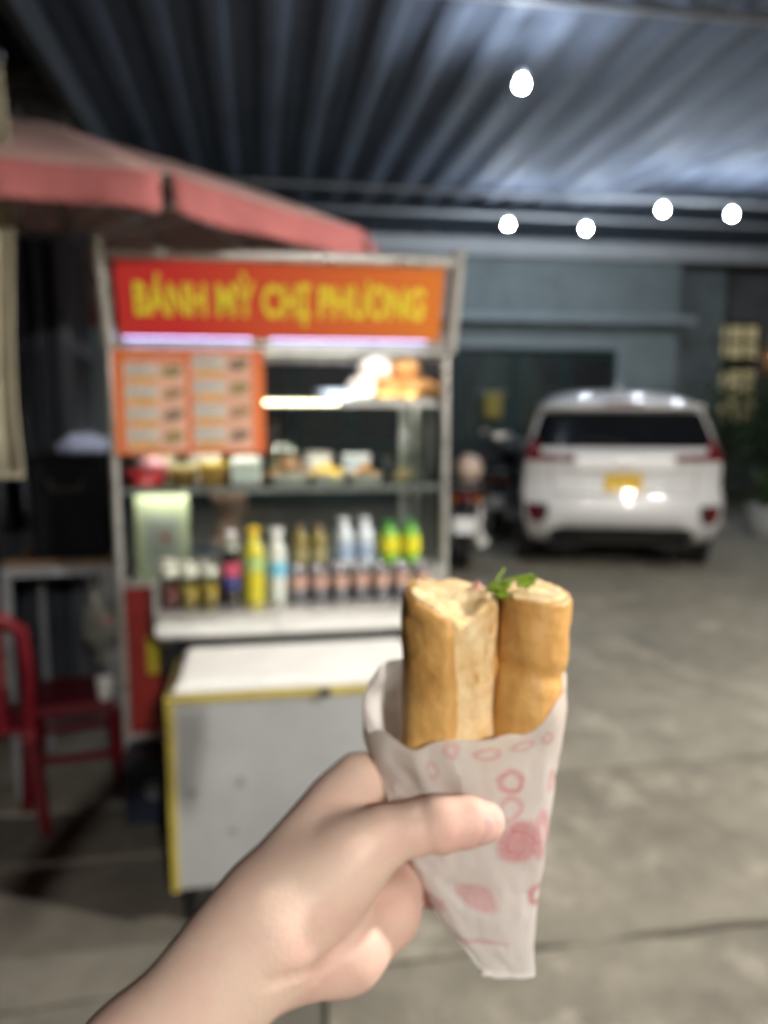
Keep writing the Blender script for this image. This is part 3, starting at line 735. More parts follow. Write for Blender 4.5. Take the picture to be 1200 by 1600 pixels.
# LED dots under the upper shelf
leds = MB()
for k in range(50): leds.box((-0.47 + k * 0.0155, 2.884, 1.516), (0.007, 0.006, 0.010))
cp('led_strip', leds, emission('warm led', (1.0, 0.95, 0.55), LED_WARM * 2.2))
hid = emission('hidden fill glow', (1.0, 0.95, 0.80), 190.0)  # glow for unseen bars added to brighten the cart shelves
hid_top = emission('soft hidden fill glow', (1.0, 0.95, 0.85), 32.0)
cp('fill_bar', MB().span((XL + 0.05, YF + 0.018, 1.699), (XR - 0.05, YF + 0.030, 1.705)), hid_top)
cp('fill_bar', MB().span((XL + 0.05, 2.878, 1.186), (XR - 0.05, 2.890, 1.192)), hid_top)
cp('fill_bar', MB().span((XL + 0.05, 2.8985, 1.511), (XR - 0.1, 2.906, 1.518)), hid)
cp('led_base', MB().span((-0.48, 2.889, 1.508), (0.31, 2.8975, 1.5235)), white_plastic)
# sign box, leaning forward at the top
sg_rot = math.atan2(0.085, 0.24)
def sgn(x, h, o=0.0):  # h along the face, o outward
    return (x, 2.825 - h * math.sin(sg_rot) - o * math.cos(sg_rot), 1.738 + h * math.cos(sg_rot) - o * math.sin(sg_rot))
def sbox(x0, x1, h0, h1, o0, o1):
    mb = MB(); v = [sgn(x, h, o) for x in (x0, x1) for h in (h0, h1) for o in (o0, o1)]
    return mb.add(v, [(0, 1, 3, 2), (4, 6, 7, 5), (0, 4, 5, 1), (2, 3, 7, 6), (0, 2, 6, 4), (1, 5, 7, 3)])
sm = bpy.data.materials.new('printed sign'); sm.use_nodes = True
N, L = sm.node_tree.nodes, sm.node_tree.links
tc = N.new('ShaderNodeTexCoord'); sp = N.new('ShaderNodeSeparateXYZ'); L.new(tc.outputs['Object'], sp.inputs[0])
mr = N.new('ShaderNodeMapRange'); mr.inputs['From Min'].default_value = -0.35; mr.inputs['From Max'].default_value = 0.55
L.new(sp.outputs['X'], mr.inputs['Value'])
rp = N.new('ShaderNodeValToRGB'); e = rp.color_ramp.elements
e[0].color = (0.70, 0.04, 0.035, 1); e[1].color = (0.72, 0.20, 0.03, 1)
L.new(mr.outputs[0], rp.inputs['Fac']); L.new(rp.outputs[0], N['Principled BSDF'].inputs['Base Color'])
N['Principled BSDF'].inputs['Roughness'].default_value = 0.35
sign = cp('sign_panel', sbox(XL + 0.045, XR - 0.035, 0.004, 0.262, 0.0, 0.012), sm)
def tilt_tube(x, h0, h1, r): return MB().tube([sgn(x, h0), sgn(x, (h0 + h1) / 2), sgn(x, h1)], r, 14)
for x, h0, h1 in ((-0.507, -0.035, 0.33), (0.707, -0.04, 0.325)):
    cp('sign_end_tube', tilt_tube(x, h0, h1, 0.023), steel, smooth=40)
cp('sign_top_tube', MB().tube([sgn(XL + 0.03, 0.284), sgn(XR, 0.284)], 0.021, 12), steel, smooth=40)
cp('sign_bottom_tube', MB().tube([sgn(XL + 0.03, -0.012), sgn(XR, -0.012)], 0.009, 12), steel, smooth=40)
cp('sign_back', sbox(XL + 0.045, XR - 0.035, 0.01, 0.255, -0.03, -0.004), steel_dull)
# lettering as real raised letters
fc = bpy.data.curves.new('lettering', 'FONT'); fc.body = 'B\u00c1NH M\u1ef2 CH\u1eca PH\u01af\u01a0NG'
fc.align_x = 'CENTER'; fc.align_y = 'CENTER'; fc.size = 0.125; fc.extrude = 0.0015; fc.offset = 0.0042; fc.space_character = 1.02
fo = bpy.data.objects.new('tmp_text', fc); COL.objects.link(fo)
bpy.context.view_layer.update()
tm = bpy.data.meshes.new_from_object(fo.evaluated_get(bpy.context.evaluated_depsgraph_get()))
bpy.data.objects.remove(fo)
def letters(name, grow, m, o):
    vs = np.array([v.co[:] for v in tm.vertices]); w = vs[:, 0].max() - vs[:, 0].min(); cx = (vs[:, 0].max() + vs[:, 0].min()) / 2
    sx = 1.0 / w
    mb = MB(); mb.v = [sgn(0.094 + (v[0] - cx) * sx, 0.130 + v[1] * 1.2, o + v[2]) for v in vs]
    mb.f = [tuple(p.vertices) for p in tm.polygons]
    cp(name, mb, m, sign)
letters('lettering', 0, mat('yellow lettering', (0.90, 0.74, 0.05), 0.5, 0, var=0.03), 0.0150)
cool = emission('cool led tube', (0.50, 0.52, 1.0), LED_COOL)
for a, b in ((-0.46, -0.02), (0.05, 0.62)):
    t_ = cp('led_tube', MB().tube([(a, 2.862, 1.745), (b, 2.862, 1.745)], 0.009, 10), cool, smooth=40)
    cp('led_cap', MB().tube([(a - 0.02, 2.862, 1.745), (a, 2.862, 1.745)], 0.011, 10).tube([(b, 2.862, 1.745), (b + 0.02, 2.862, 1.745)], 0.011, 10), white_plastic, t_)
# counter in front of the cart
cp('drink_counter', MB().span((-0.335, 2.49, 0.815), (0.665, 2.842, 0.83)).span((-0.335, 2.49, 0.752), (0.665, 2.497, 0.814)).span((-0.335, 2.498, 0.752), (-0.328, 2.842, 0.813)).span((0.658, 2.498, 0.752), (0.665, 2.842, 0.813)), steel, bevel=0.003)
cp('counter_lip', MB().span((-0.34, 2.478, 0.765), (0.04, 2.488, 0.803)).span((0.05, 2.478, 0.765), (0.67, 2.488, 0.803)), white_plastic, bevel=0.004)
cp('gap_dark_sheet', MB().span((-0.33, 2.56, 0.60), (0.66, 2.57, 0.751)), black_plastic)  # black sheet added to darken the gap beneath the counter
cp('riser', MB().span((-0.10, 2.70, 0.832), (0.655, 2.84, 0.92)), steel_dull, bevel=0.003)
cp('counter_end', MB().span((-0.352, 2.52, 0.76), (-0.338, 2.842, 0.93)), steel_dull, bevel=0.003)
for x in (-0.31, 0.64): cp('counter_brace', MB().tube([(x, 2.52, 0.755), (x, 2.845, 0.45)], 0.009, 8), steel_dull)

# menu board
mn = thing('menu_board', 'orange red menu board with two columns of dishes hung on the cart glass', 'menu board', (-0.237, 2.83, 1.33))
mo = mat('orange menu print', (0.74, 0.13, 0.05), 0.5, 0, var=0.12, scale=3, col2=(0.76, 0.22, 0.04))
mpk = mat('peach menu print', (0.74, 0.42, 0.30), 0.55, 0, var=0.08)
mwh = mat('menu text strip', (0.64, 0.61, 0.56), 0.55, 0, var=0.1, scale=40)
myl = mat('menu price strip', (0.72, 0.36, 0.06), 0.55, 0, var=0.12, scale=30)
build('backing', MB().span((-0.496, 2.826, 1.332), (0.023, 2.832, 1.70)), mo, mn, world=True)
for c, (xa, xb) in enumerate(((-0.462, -0.25), (-0.232, -0.02))):
    tp = 1.655 if c == 0 else 1.685
    build('column_field', MB().span((xa, 2.824, 1.345), (xb, 2.8255, tp)), mpk, mn, world=True)
    stp = (tp - 1.352) / 4
    for r in range(4):
        z1 = tp - 0.008 - r * stp; z0 = z1 - stp * 0.82
        build('name_strip', MB().span((xa + 0.008, 2.8222, z0 + 0.022), (xa + 0.118, 2.8238, z1)), mwh, mn, world=True)
        ln = MB()
        for q in range(3): ln.span((xa + 0.014, 2.8216, z1 - 0.012 - q * 0.0105), (xa + 0.075 + 0.035 * ((q * 7 + r * 3) % 4) / 3, 2.8221, z1 - 0.008 - q * 0.0105))
        tag(build('faint_lines', ln, mat('grey menu lines', (0.30, 0.27, 0.25), 0.6), mn, world=True), kind='stuff')
        build('price_strip', MB().span((xa + 0.016, 2.8222, z0), (xa + 0.112, 2.8238, z0 + 0.02)), myl, mn, world=True)
        pm = [mat('dish photo green', (0.30, 0.25, 0.10), 0.5, 0, var=0.5, scale=45), mat('dish photo brown', (0.38, 0.24, 0.13), 0.5, 0, var=0.5, scale=45), mat('dish photo dark', (0.22, 0.17, 0.12), 0.5, 0, var=0.5, scale=45)][(r + 2 * c) % 3]
        cx, cz = xa + 0.165, (z0 + z1) / 2 + 0.006
        pts = [(cx + 0.036 * math.cos(a) * (1 + 0.15 * math.sin(3 * a + r)), 2.8236, cz + 0.019 * math.sin(a) + 0.006 * math.cos(a)) for a in np.linspace(0, 2 * PI, 15)[:-1]]
        build('dish_picture', MB().prism(pts, (0, -0.0014, 0)), pm, mn, world=True)
hdr = MB()
for k in range(9): hdr.span((-0.44 + k * 0.021, 2.8236, 1.668 + 0.004 * math.sin(k)), (-0.425 + k * 0.021, 2.825, 1.684 + 0.003 * math.cos(2 * k)))
build('header_flourish', hdr, mpk, mn, world=True)
# payment card without its code
pc_ = thing('payment_card', 'pale green payment card standing inside the cart glass', 'card', (-0.36, 2.9300, 0.87))
build('card', MB().span((-0.457, 2.9300, 0.872), (-0.266, 2.9360, 1.19)), mat('pale green card', (0.62, 0.68, 0.44), 0.4, 0, var=0.06), pc_, world=True)
build('inset', MB().span((-0.425, 2.9282, 0.90), (-0.30, 2.9296, 1.10)), mat('pale inset print', (0.52, 0.56, 0.48), 0.5, 0, var=0.1, scale=40), pc_, world=True)
build('code_area', MB().span((-0.41, 2.9268, 0.94), (-0.315, 2.9280, 1.075)), mat('grey inset print', (0.40, 0.43, 0.38), 0.5, 0, var=0.12, scale=60), pc_, world=True)
build('mark', MB().box((-0.352, 2.9262, 1.018), (0.026, 0.001, 0.026)), mat('red print', (0.5, 0.07, 0.05), 0.5), pc_, world=True)

# ---- bread rolls on the upper shelf
crust = mat('baked crust', (0.60, 0.31, 0.10), 0.55, 0, var=0.25, scale=14, col2=(0.36, 0.15, 0.045), bump=0.2, bscale=40)
pale_bun = mat('pale steamed bun', (0.80, 0.74, 0.66), 0.55, 0, var=0.05, scale=14)
def roll_mesh(seed):
    mb = MB().ell((0, 0, 0), (0.068, 0.055, 0.047), 18, 12)
    mb.v = [tuple(Vector(p) * (1 + 0.07 * noise.noise(Vector(p) * 22 + Vector((seed, 0, 0)))) - Vector((0, 0, 0.010 * math.exp(-(p[1] / 0.01) ** 2) * (p[2] > 0.02)))) for p in mb.v]
    return mb
rolls = [((0.450, 2.985, 1.645), 'white steamed bun on top of the pile of rolls', pale_bun, 0.3), ((0.565, 2.99, 1.642), 'golden roll at the very top of the pile, beside the white bun', crust, -0.2),
         ((0.400, 2.97, 1.572), 'white bun at the near end of the bottom layer of rolls', pale_bun, 0.6), ((0.492, 2.965, 1.570), 'golden roll under the topmost white bun', crust, 0.1),
         ((0.575, 2.96, 1.569), 'golden roll under the topmost golden roll', crust, -0.5), ((0.640, 2.985, 1.570), 'pinkish brown roll at the outer end of the pile, by the post', crust, 1.1),
         ((0.50, 3.07, 1.57), 'roll at the back of the pile, half hidden', crust, 0.8), ((0.61, 3.08, 1.57), 'roll at the back of the pile near the corner post', crust, 0.2)]
for i, (p, lb, m, a) in enumerate(rolls):
    o = build('bread_roll', roll_mesh(i * 3.1), m, smooth=60); o.location = p; o.rotation_euler = (0, 0, a)
    tag(o, lb, 'bread roll', 'rolls piled on the upper shelf')
tr = thing('plastic_tray', 'shallow bluish plastic tray on the upper shelf beside the rolls', 'tray', (0.31, 3.0, 1.527))
build('tray', MB().lathe([(0.07, 0.0), (0.085, 0.004), (0.095, 0.035), (0.10, 0.037), (0.10, 0.04), (0.09, 0.038), (0.08, 0.008), (0.01, 0.006)], n=22), mat('bluish plastic', (0.45, 0.48, 0.70), 0.35), tr, smooth=40)

# ---- food on the middle shelf
ZS = 1.2065
def blobs(c, r, n, size, seed, flat=0.6):
    rnd = random.Random(seed); mb = MB()
    for _ in range(n):
        a = rnd.uniform(0, 2 * PI); q = r * math.sqrt(rnd.random()); s = size * rnd.uniform(0.7, 1.2)
        z = c[2] + s * flat + (r - q) * rnd.uniform(0.3, 1.1)
        mb.ell((c[0] + q * math.cos(a), c[1] + q * math.sin(a) * 0.8, z), (s * rnd.uniform(0.8, 1.6), s, s * flat), 10, 6, Matrix.Rotation(rnd.uniform(0, PI), 3, 'Z'))
    return mb
def tray_of(x, y, w, d, label, cat, colr, c2, seed, size=0.022, n=16, h=0.03):
    t = thing('food_tray', label, cat, (x, y, ZS), group='trays of food on the middle shelf')
    mb = MB()
    def rr(sx, sy, z): return [(sx * math.copysign(abs(math.cos(a)) ** 0.35, math.cos(a)), sy * math.copysign(abs(math.sin(a)) ** 0.35, math.sin(a)), z) for a in np.linspace(0, 2 * PI, 25)[:-1]]
    mb.loft([rr(w * .42, d * .42, 0), rr(w * .46, d * .46, .003), rr(w * .49, d * .49, h), rr(w * .52, d * .52, h + .002), rr(w * .52, d * .52, h + .004), rr(w * .47, d * .47, h + .002), rr(w * .43, d * .43, .006)])
    build('tray', mb, steel, t, smooth=40)
    build('food', blobs((0, 0, 0.008), min(w, d) * 0.36, n, size, seed), mat('food ' + label[:18], colr, 0.4, 0, var=0.3, scale=25, col2=c2, coat=0.3), t, smooth=60)
bs = thing('basin', 'red plastic basin holding a pink and white package', 'basin', (-0.412, 2.97, ZS))
build('bowl', MB().lathe([(0.05, 0), (0.06, 0.003), (0.078, 0.05), (0.083, 0.052), (0.083, 0.058), (0.074, 0.056), (0.055, 0.008), (0.004, 0.006)], n=24), mat('red plastic', (0.50, 0.02, 0.03), 0.35), bs, smooth=40)
build('package', MB().ell((0.02, 0, 0.075), (0.055, 0.05, 0.035)), mat('white and pink wrap', (0.75, 0.62, 0.62), 0.4, 0, var=0.1, scale=16, col2=(0.62, 0.12, 0.22)), bs, smooth=60)
def tub(x, y, r, h, label, col, lid):
    t = thing('food_tub', label, 'tub', (x, y, ZS), group='tubs on the middle shelf')
    build('tub', MB().lathe([(r * .8, 0), (r * .86, .003), (r, h), (r * .9, h), (.004, h - .004)], n=22), mat('tub ' + label[:14], col, 0.35, 0, var=0.15), t, smooth=40)
    build('lid', MB().lathe([(r * 1.02, h + .001), (r * 1.04, h + .004), (r * 1.04, h + .012), (r * .9, h + .015), (.004, h + .015)], n=22), mat('lid ' + label[:14], lid, 0.35, 0, var=0.08), t, smooth=40)
tub(-0.285, 2.98, 0.052, 0.062, 'amber tub with a pale yellow lid next to the red basin', (0.40, 0.22, 0.05), (0.72, 0.60, 0.32))
tub(-0.172, 2.97, 0.058, 0.070, 'brown tub with a bright orange yellow lid below the menu board', (0.36, 0.19, 0.05), (0.85, 0.55, 0.10))
tub(-0.40, 3.20, 0.07, 0.10, 'large cream tub with a pale green lid behind the red basin', (0.70, 0.66, 0.50), (0.60, 0.70, 0.52))
tub(-0.22, 3.20, 0.07, 0.11, 'large white tub with a cream lid behind the amber tub', (0.74, 0.72, 0.66), (0.80, 0.76, 0.60))
tub(0.24, 3.20, 0.06, 0.095, 'white tub with a grey lid behind the egg tray', (0.72, 0.70, 0.66), (0.40, 0.36, 0.34))
tub(0.40, 3.20, 0.06, 0.085, 'bluish tub with a white lid behind the shredded meat', (0.55, 0.62, 0.72), (0.80, 0.82, 0.82))
wb = thing('foam_box', 'white foam food box on the middle shelf below the menu corner', 'box', (-0.05, 2.975, ZS))
build('base', MB().box((0, 0, 0.03), (0.11, 0.11, 0.058)), mat('white foam', (0.82, 0.82, 0.80), 0.7, 0, var=0.03), wb, bevel=0.01)
build('lid', MB().box((0, 0, 0.082), (0.114, 0.114, 0.042)), mat('white foam', (0.8, 0.8, 0.8)), wb, bevel=0.014)
tray_of(0.115, 2.985, 0.15, 0.14, 'steel tray of dark brown meat rolls beside the white foam box', 'food tray', (0.38, 0.20, 0.09), (0.18, 0.08, 0.04), 1, 0.034, 16, 0.04)
tray_of(0.265, 2.985, 0.14, 0.14, 'steel tray of yellow fried egg pieces in the middle of the shelf', 'food tray', (0.85, 0.60, 0.16), (0.6, 0.36, 0.08), 2, 0.030, 22, 0.035)
tray_of(0.405, 2.985, 0.13, 0.14, 'steel tray of orange brown shredded meat near the clear container', 'food tray', (0.62, 0.30, 0.08), (0.36, 0.15, 0.04), 3, 0.022, 44, 0.035)
cc = thing('clear_container', 'clear plastic food container at the end of the middle shelf', 'container', (0.57, 2.985, ZS))
build('box', MB().loft([[(sx * w, sy * w * .75, z) for sx, sy in ((-1, -1), (1, -1), (1, 1), (-1, 1))] for w, z in ((.075, 0), (.085, .09), (.09, .092), (.09, .1), (.08, .118))]), glass_mat('clear plastic box', (0.86, 0.90, 0.86), 0.5, 0.08), cc, bevel=0.004)
build('food', blobs((0, 0, 0.004), 0.05, 16, 0.016, 9), mat('pickled slices', (0.60, 0.42, 0.22), 0.4, 0, var=0.3, scale=30), cc, smooth=60)
tg = thing('glass_dome', 'small clear glass jar behind the meat rolls on the middle shelf', 'jar', (0.10, 3.12, ZS))
build('jar', MB().lathe([(0.05, 0), (0.06, .01), (0.062, .12), (0.045, .145), (0.045, .16), (0.004, .16)], n=20), glass_mat('jar glass', (0.85, 0.9, 0.88), 0.5, 0.03), tg, smooth=40)
build('content', MB().lathe([(0.048, .006), (0.056, .012), (0.057, .07), (0.004, .075)], n=18), mat('creamy spread', (0.62, 0.52, 0.30), 0.5), tg, smooth=40)

# ---- drinks
def bottle(name, loc, prof_b, mb_, cap_prof, mc, lab, ml, label, cat, group, extra=None):
    t = thing(name, label, cat, loc, group=group)
    b = build('body', MB().lathe(prof_b, n=20), mb_, t, smooth=35)
    if cap_prof: build('cap', MB().lathe(cap_prof, n=16), mc, t, smooth=35)
    if lab: build('label_band', MB().lathe(lab, n=20), ml, t, smooth=35)
    return t
def pet(h, r): return [(r * .6, 0), (r * .95, .004), (r, .015), (r, h * .55), (r * .96, h * .6), (r, h * .65), (r * .85, h * .76), (r * .42, h * .87), (r * .38, h * .93), (0.004, h * .932)]
def pcap(h, r): return [(r * .45, h * .925), (r * .47, h * .93), (r * .47, h - .002), (r * .4, h), (0.004, h)]
def band(r, z0, z1, e=0.0012): return [(r + .0002, z0), (r + e, z0 + .001), (r + e, z1 - .001), (r + .0002, z1)]
ZC = 0.8315
can_m = mat('silver grey can', (0.40, 0.39, 0.42), 0.24, 0.85, var=0.05)
can_lab = mat('can orange print', (0.50, 0.17, 0.06), 0.4, 0, var=0.35, scale=60, col2=(0.62, 0.50, 0.45))
can_dk = mat('can dark base print', (0.07, 0.07, 0.10), 0.4, 0.3, var=0.2)
names = ['first drink can from the blue labelled bottle', 'second drink can from the blue labelled bottle', 'third drink can in the front row', 'fourth drink can, midway along the front row', 'fifth drink can in the front row', 'sixth drink can, just before the one behind the bread', 'last drink can of the front row, mostly behind the bread']
for i in range(7):
    x = 0.122 + i * 0.0725
    t = thing('drink_can', 'silver ' + names[i], 'can', (x, 2.63 + 0.004 * math.sin(i * 3), ZC), random.uniform(-.5, .5), 'row of silver cans')
    build('body', MB().lathe([(0.024, 0), (0.027, .003), (0.031, .012), (0.031, .112), (0.027, .122), (0.0265, .126), (0.0235, .126), (0.022, .121), (0.003, .121)], n=22), can_m, t, smooth=35)
    build('print_band', MB().lathe(band(0.031, 0.048, 0.088, .0006), n=22), can_lab, t, smooth=35)
    build('base_band', MB().lathe(band(0.031, 0.013, 0.030, .0006), n=22), can_dk, t, smooth=35)
    build('pull_tab', MB().box((0, 0.004, 0.1225), (0.012, 0.022, 0.0015)), steel, t)
clear_pet = glass_mat('clear bottle plastic', (0.88, 0.92, 0.93), 0.6, 0.05)
frost = mat('cloudy water bottle', (0.62, 0.68, 0.72), 0.25, 0, var=0.06, alpha=1.0)
G2 = 'bottles on the raised row'
zr = 0.9215
for i, (x, lb) in enumerate(((0.136, 'amber brown bottle at the start of the raised row'), (0.204, 'amber brown bottle next to the water bottles'))):
    bottle('sauce_bottle', (x, 2.77, zr), pet(0.155, 0.031), mat('olive amber liquid', (0.24, 0.19, 0.05), 0.25, 0, var=0.2, coat=.4), pcap(0.155, 0.036), mat('brown cap', (0.16, 0.11, 0.06), 0.4), band(0.031, .03, .075), mat('tan label', (0.36, 0.32, 0.16), 0.5, 0, var=0.2, scale=40), lb, 'bottle', G2)
for i, (x, lb) in enumerate(((0.298, 'clear water bottle next to the amber bottles'), (0.374, 'clear water bottle next to the yellow green bottles'))):
    bottle('water_bottle', (x, 2.77, zr), pet(0.175, 0.033), frost, pcap(0.175, 0.042), mat('white cap', (0.78, 0.79, 0.80), 0.4), band(0.033, .03, .085), mat('blue white label', (0.36, 0.46, 0.62), 0.4, 0, var=0.2, scale=30), lb, 'bottle', G2)
for i, (x, lb) in enumerate(((0.466, 'yellow green bottle with green cap beside the water bottles'), (0.546, 'yellow green bottle with green cap nearest the corner post'))):
    bottle('soda_bottle', (x, 2.77, zr), pet(0.16, 0.036), mat('lime green plastic', (0.16, 0.42, 0.04), 0.25, 0, var=0.15, coat=.4), pcap(0.16, 0.044), mat('green cap', (0.03, 0.28, 0.04), 0.4), band(0.036, .045, .105), mat('yellow label', (0.72, 0.66, 0.03), 0.4, 0, var=0.1, scale=40), lb, 'bottle', G2)
G1 = 'bottles at the near end of the counter'
bottle('cola_bottle', (-0.103, 2.625, ZC), pet(0.25, 0.033), mat('dark cola', (0.02, 0.012, 0.012), 0.12, 0, var=0.1, coat=.5), pcap(0.25, 0.036), mat('white cap', (0.78, 0.79, 0.80), 0.4), None, None, 'dark cola bottle with a red and blue label and white cap', 'bottle', G1)
t = [o for o in bpy.data.objects if o.name == 'cola_bottle'][0]
build('label_band', MB().lathe(band(0.033, .10, .145), n=20), mat('red pink label', (0.62, 0.10, 0.17), 0.4, 0, var=0.25, scale=40), t, smooth=35)
build('label_band', MB().lathe(band(0.033, .055, .098), n=20), mat('blue label', (0.06, 0.07, 0.24), 0.4, 0, var=0.2, scale=40), t, smooth=35)
build('neck', MB().lathe([(0.03, .165), (0.0285, .19), (0.015, .215), (0.014, .228)], n=18), mat('pale neck plastic', (0.45, 0.50, 0.40), 0.3), t, smooth=35)
bottle('lemon_drink_bottle', (-0.028, 2.62, ZC), pet(0.262, 0.036), mat('yellow drink', (0.62, 0.55, 0.03), 0.2, 0, var=0.08, coat=.5), pcap(0.262, 0.05), mat('yellow cap', (0.75, 0.50, 0.02), 0.4), band(0.036, .115, .165), mat('green white label', (0.40, 0.55, 0.20), 0.4, 0, var=0.35, scale=40), 'tall bright yellow drink bottle with a yellow cap', 'bottle', G1)
bottle('milk_drink_bottle', (0.05, 2.625, ZC), pet(0.255, 0.032), mat('cloudy white drink', (0.66, 0.70, 0.64), 0.25, 0, var=0.06, coat=.4), pcap(0.255, 0.05), mat('white cap', (0.78, 0.79, 0.80), 0.4), band(0.032, .095, .14), mat('sky blue label', (0.16, 0.50, 0.68), 0.4, 0, var=0.2, scale=40), 'cloudy white bottle with a sky blue label beside the cans', 'bottle', G1)
def jar(x, y, col, label, lidc=(0.76, 0.78, 0.66)):
    t = thing('sauce_jar', label, 'jar', (x, y, ZC), group='jars at the near end of the counter')
    build('content', MB().lathe([(.004, .003), (.026, .004), (.03, .012), (.03, .07), (.004, .072)], n=18), mat('jar fill %s' % (col,), col, 0.3, 0, var=0.25, scale=30), t, smooth=40)
    build('glass', MB().lathe([(.027, 0), (.032, .006), (.033, .08), (.028, .105), (.027, .112)], n=20), MATS.setdefault('jarglass', glass_mat('jar clear glass', (.9, .92, .9), .4, .03)), t, smooth=40)
    build('lid', MB().lathe([(.029, .108), (.031, .11), (.031, .132), (.027, .136), (.003, .136)], n=20), mat('jar lid %s' % (lidc,), lidc, 0.35, 0.2, var=0.1), t, smooth=40)
jar(-0.305, 2.60, (0.30, 0.03, 0.03), 'dark red sauce jar at the very end of the counter')
jar(-0.243, 2.595, (0.85, 0.60, 0.08), 'amber yellow jar next to the dark red jar')
jar(-0.178, 2.60, (0.86, 0.58, 0.06), 'amber yellow jar next to the cola bottle', (0.66, 0.70, 0.58))
jar(-0.26, 2.70, (0.60, 0.62, 0.34), 'olive jar behind the amber ones, nearest the payment card')
jar(-0.20, 2.71, (0.50, 0.62, 0.28), 'green jar behind the amber ones, nearest the cola bottle', (0.72, 0.74, 0.66))
jar(-0.325, 2.75, (0.45, 0.40, 0.30), 'pale jar against the cart glass beneath the payment card')

# ================================================================== WHITE COOLER
ib = thing('cooler_box', 'white cooler cabinet with yellow edge trim standing before the cart', 'cooler', (0.1, 2.3, 0))
wpan = mat('white enamel panel', (0.44, 0.45, 0.46), 0.38, 0, var=0.09, scale=4)
ylt = mat('yellow edge trim', (0.55, 0.44, 0.08), 0.4, 0.1, var=0.12)
bx0, bx1, by0, by1, bz0, bz1 = -0.275, 0.49, 2.12, 2.47, 0.115, 0.70
def ip(name, mb, m, par=None, **k): return build(name, mb, m, par or ib, world=True, **k)
ip('body', MB().span((bx0 + .01, by0 + .005, bz0), (bx1 - .01, by1, bz1 - .012)), wpan, bevel=0.004)
for x in (bx0, bx1 - .022): ip('corner_trim', MB().span((x, by0 - .004, bz0 - .004), (x + .022, by0 + .012, bz1 - .006)), ylt, bevel=0.003)
ip('top_trim', MB().span((bx0 + .023, by0 - .003, bz1 - .022), (bx1 - .023, by0 + .012, bz1 - .004)), ylt, bevel=0.003)
for x in (bx0, bx1 - .012): ip('side_trim', MB().span((x, by0 + .013, bz1 - .022), (x + .012, by1, bz1 - .004)), ylt, bevel=0.003)
lid = ip('lid', MB().loft([[(bx0 + .022 + e, by0 + .012 + e, z), (bx1 - .022 - e, by0 + .012 + e, z), (bx1 - .022 - e, by1 - e * .2, z), (bx0 + .022 + e, by1 - e * .2, z)] for z, e in ((bz1 - .003, 0), (bz1 + .012, 0), (bz1 + .028, .016), (bz1 + .030, .03))]), white_plastic, bevel=0.006)
ip('latch', MB().box((0.172, by0 - .008, bz1 - .012), (0.03, 0.012, 0.022)), black_plastic, lid, bevel=0.003)
for x in (bx0 + .05, bx1 - .05):
    for y in (by0 + .05, by1 - .05):
        ip('foot', MB().tube([(x, y, 0.0), (x, y, bz0)], [0.022, 0.016], 12), black_plastic, smooth=40)
scuff = mat('grey scuff', (0.30, 0.29, 0.28), 0.7, 0, var=0.2)
for x, z, rx, rz, sd in ((-0.072, 0.43, .012, .017, 1), (-0.205, 0.41, .010, .009, 2), (-0.10, 0.285, .013, .011, 3), (-0.155, 0.55, .005, .006, 4)):
    pts = [(x + rx * math.cos(a) * (1 + .35 * math.sin(2 * a + sd)), by0 + .0046, z + rz * math.sin(a) * (1 + .3 * math.cos(3 * a + sd))) for a in np.linspace(0, 2 * PI, 13)[:-1]]
    ip('scuff_mark', MB().prism(pts, (0, -.0012, 0)), scuff)

# ================================================================== NEAR SIDE CLUTTER
ck = thing('crate', 'dark blue crate with a pale round mark under the red cart panel', 'crate', (-0.40, 2.78, 0))
build('crate', MB().box((0, 0, 0.13), (0.20, 0.16, 0.24)), mat('dark navy plastic', (0.012, 0.018, 0.04), 0.5, 0, var=0.2), ck, bevel=0.008)
build('rim', MB().box((0, 0, 0.243), (0.215, 0.175, 0.022)), mat('dark navy plastic', (0, 0, 0)), ck, bevel=0.006)
ring = MB().loft([[(r * math.cos(a), -0.0815 - o, 0.14 + 1.25 * r * math.sin(a)) for a in np.linspace(0, 2 * PI, 25)[:-1]] for r, o in ((0.018, 0), (0.018, .001), (0.028, .001), (0.028, 0))], cap=False)
ring.span((-0.004, -0.0825, 0.122), (0.004, -0.0815, 0.158))
build('mark', ring, mat('faded grey print', (0.25, 0.26, 0.28), 0.6), ck)

mt = thing('metal_table', 'grey metal table beside the cart carrying a black box', 'table', (-0.76, 3.2, 0))
build('top', MB().span((-0.95, 3.0, 0.905), (-0.555, 3.45, 0.925)), mat('brown table board', (0.16, 0.10, 0.06), 0.6, 0, var=0.25), mt, world=True)
build('frame', MB().span((-0.955, 2.985, 0.872), (-0.55, 3.0, 0.904)).span((-0.955, 3.45, 0.872), (-0.55, 3.465, 0.904)).span((-0.955, 3.001, 0.872), (-0.935, 3.449, 0.904)).span((-0.57, 3.001, 0.872), (-0.55, 3.449, 0.904)), mat('light grey frame', (0.26, 0.27, 0.29), 0.5, 0.2), mt, world=True)
for x in (-0.94, -0.565):
    for y in (3.0, 3.45): build('leg', MB().span((x - .012, y - .012, 0), (x + .012, y + .012, 0.871)), mat('light grey frame', (0, 0, 0)), mt, world=True)
sp_ = thing('black_box', 'matte black insulated box on the grey metal table', 'box', (-0.715, 3.17, 0.926))
build('body', MB().box((0, 0, 0.19), (0.27, 0.30, 0.375)), mat('black fabric box', (0.006, 0.006, 0.007), 0.85, 0, var=0.3, spec=0.1), sp_, bevel=0.015)
build('flap', MB().box((0, -0.004, 0.385), (0.28, 0.315, 0.02)), mat('black fabric box', (0, 0, 0)), sp_, bevel=0.008)
build('handle', MB().tube([(-0.06, -0.155, 0.30), (-0.05, -0.175, 0.27), (0.05, -0.175, 0.27), (0.06, -0.155, 0.30)], 0.008, 8), rubber, sp_, smooth=50)
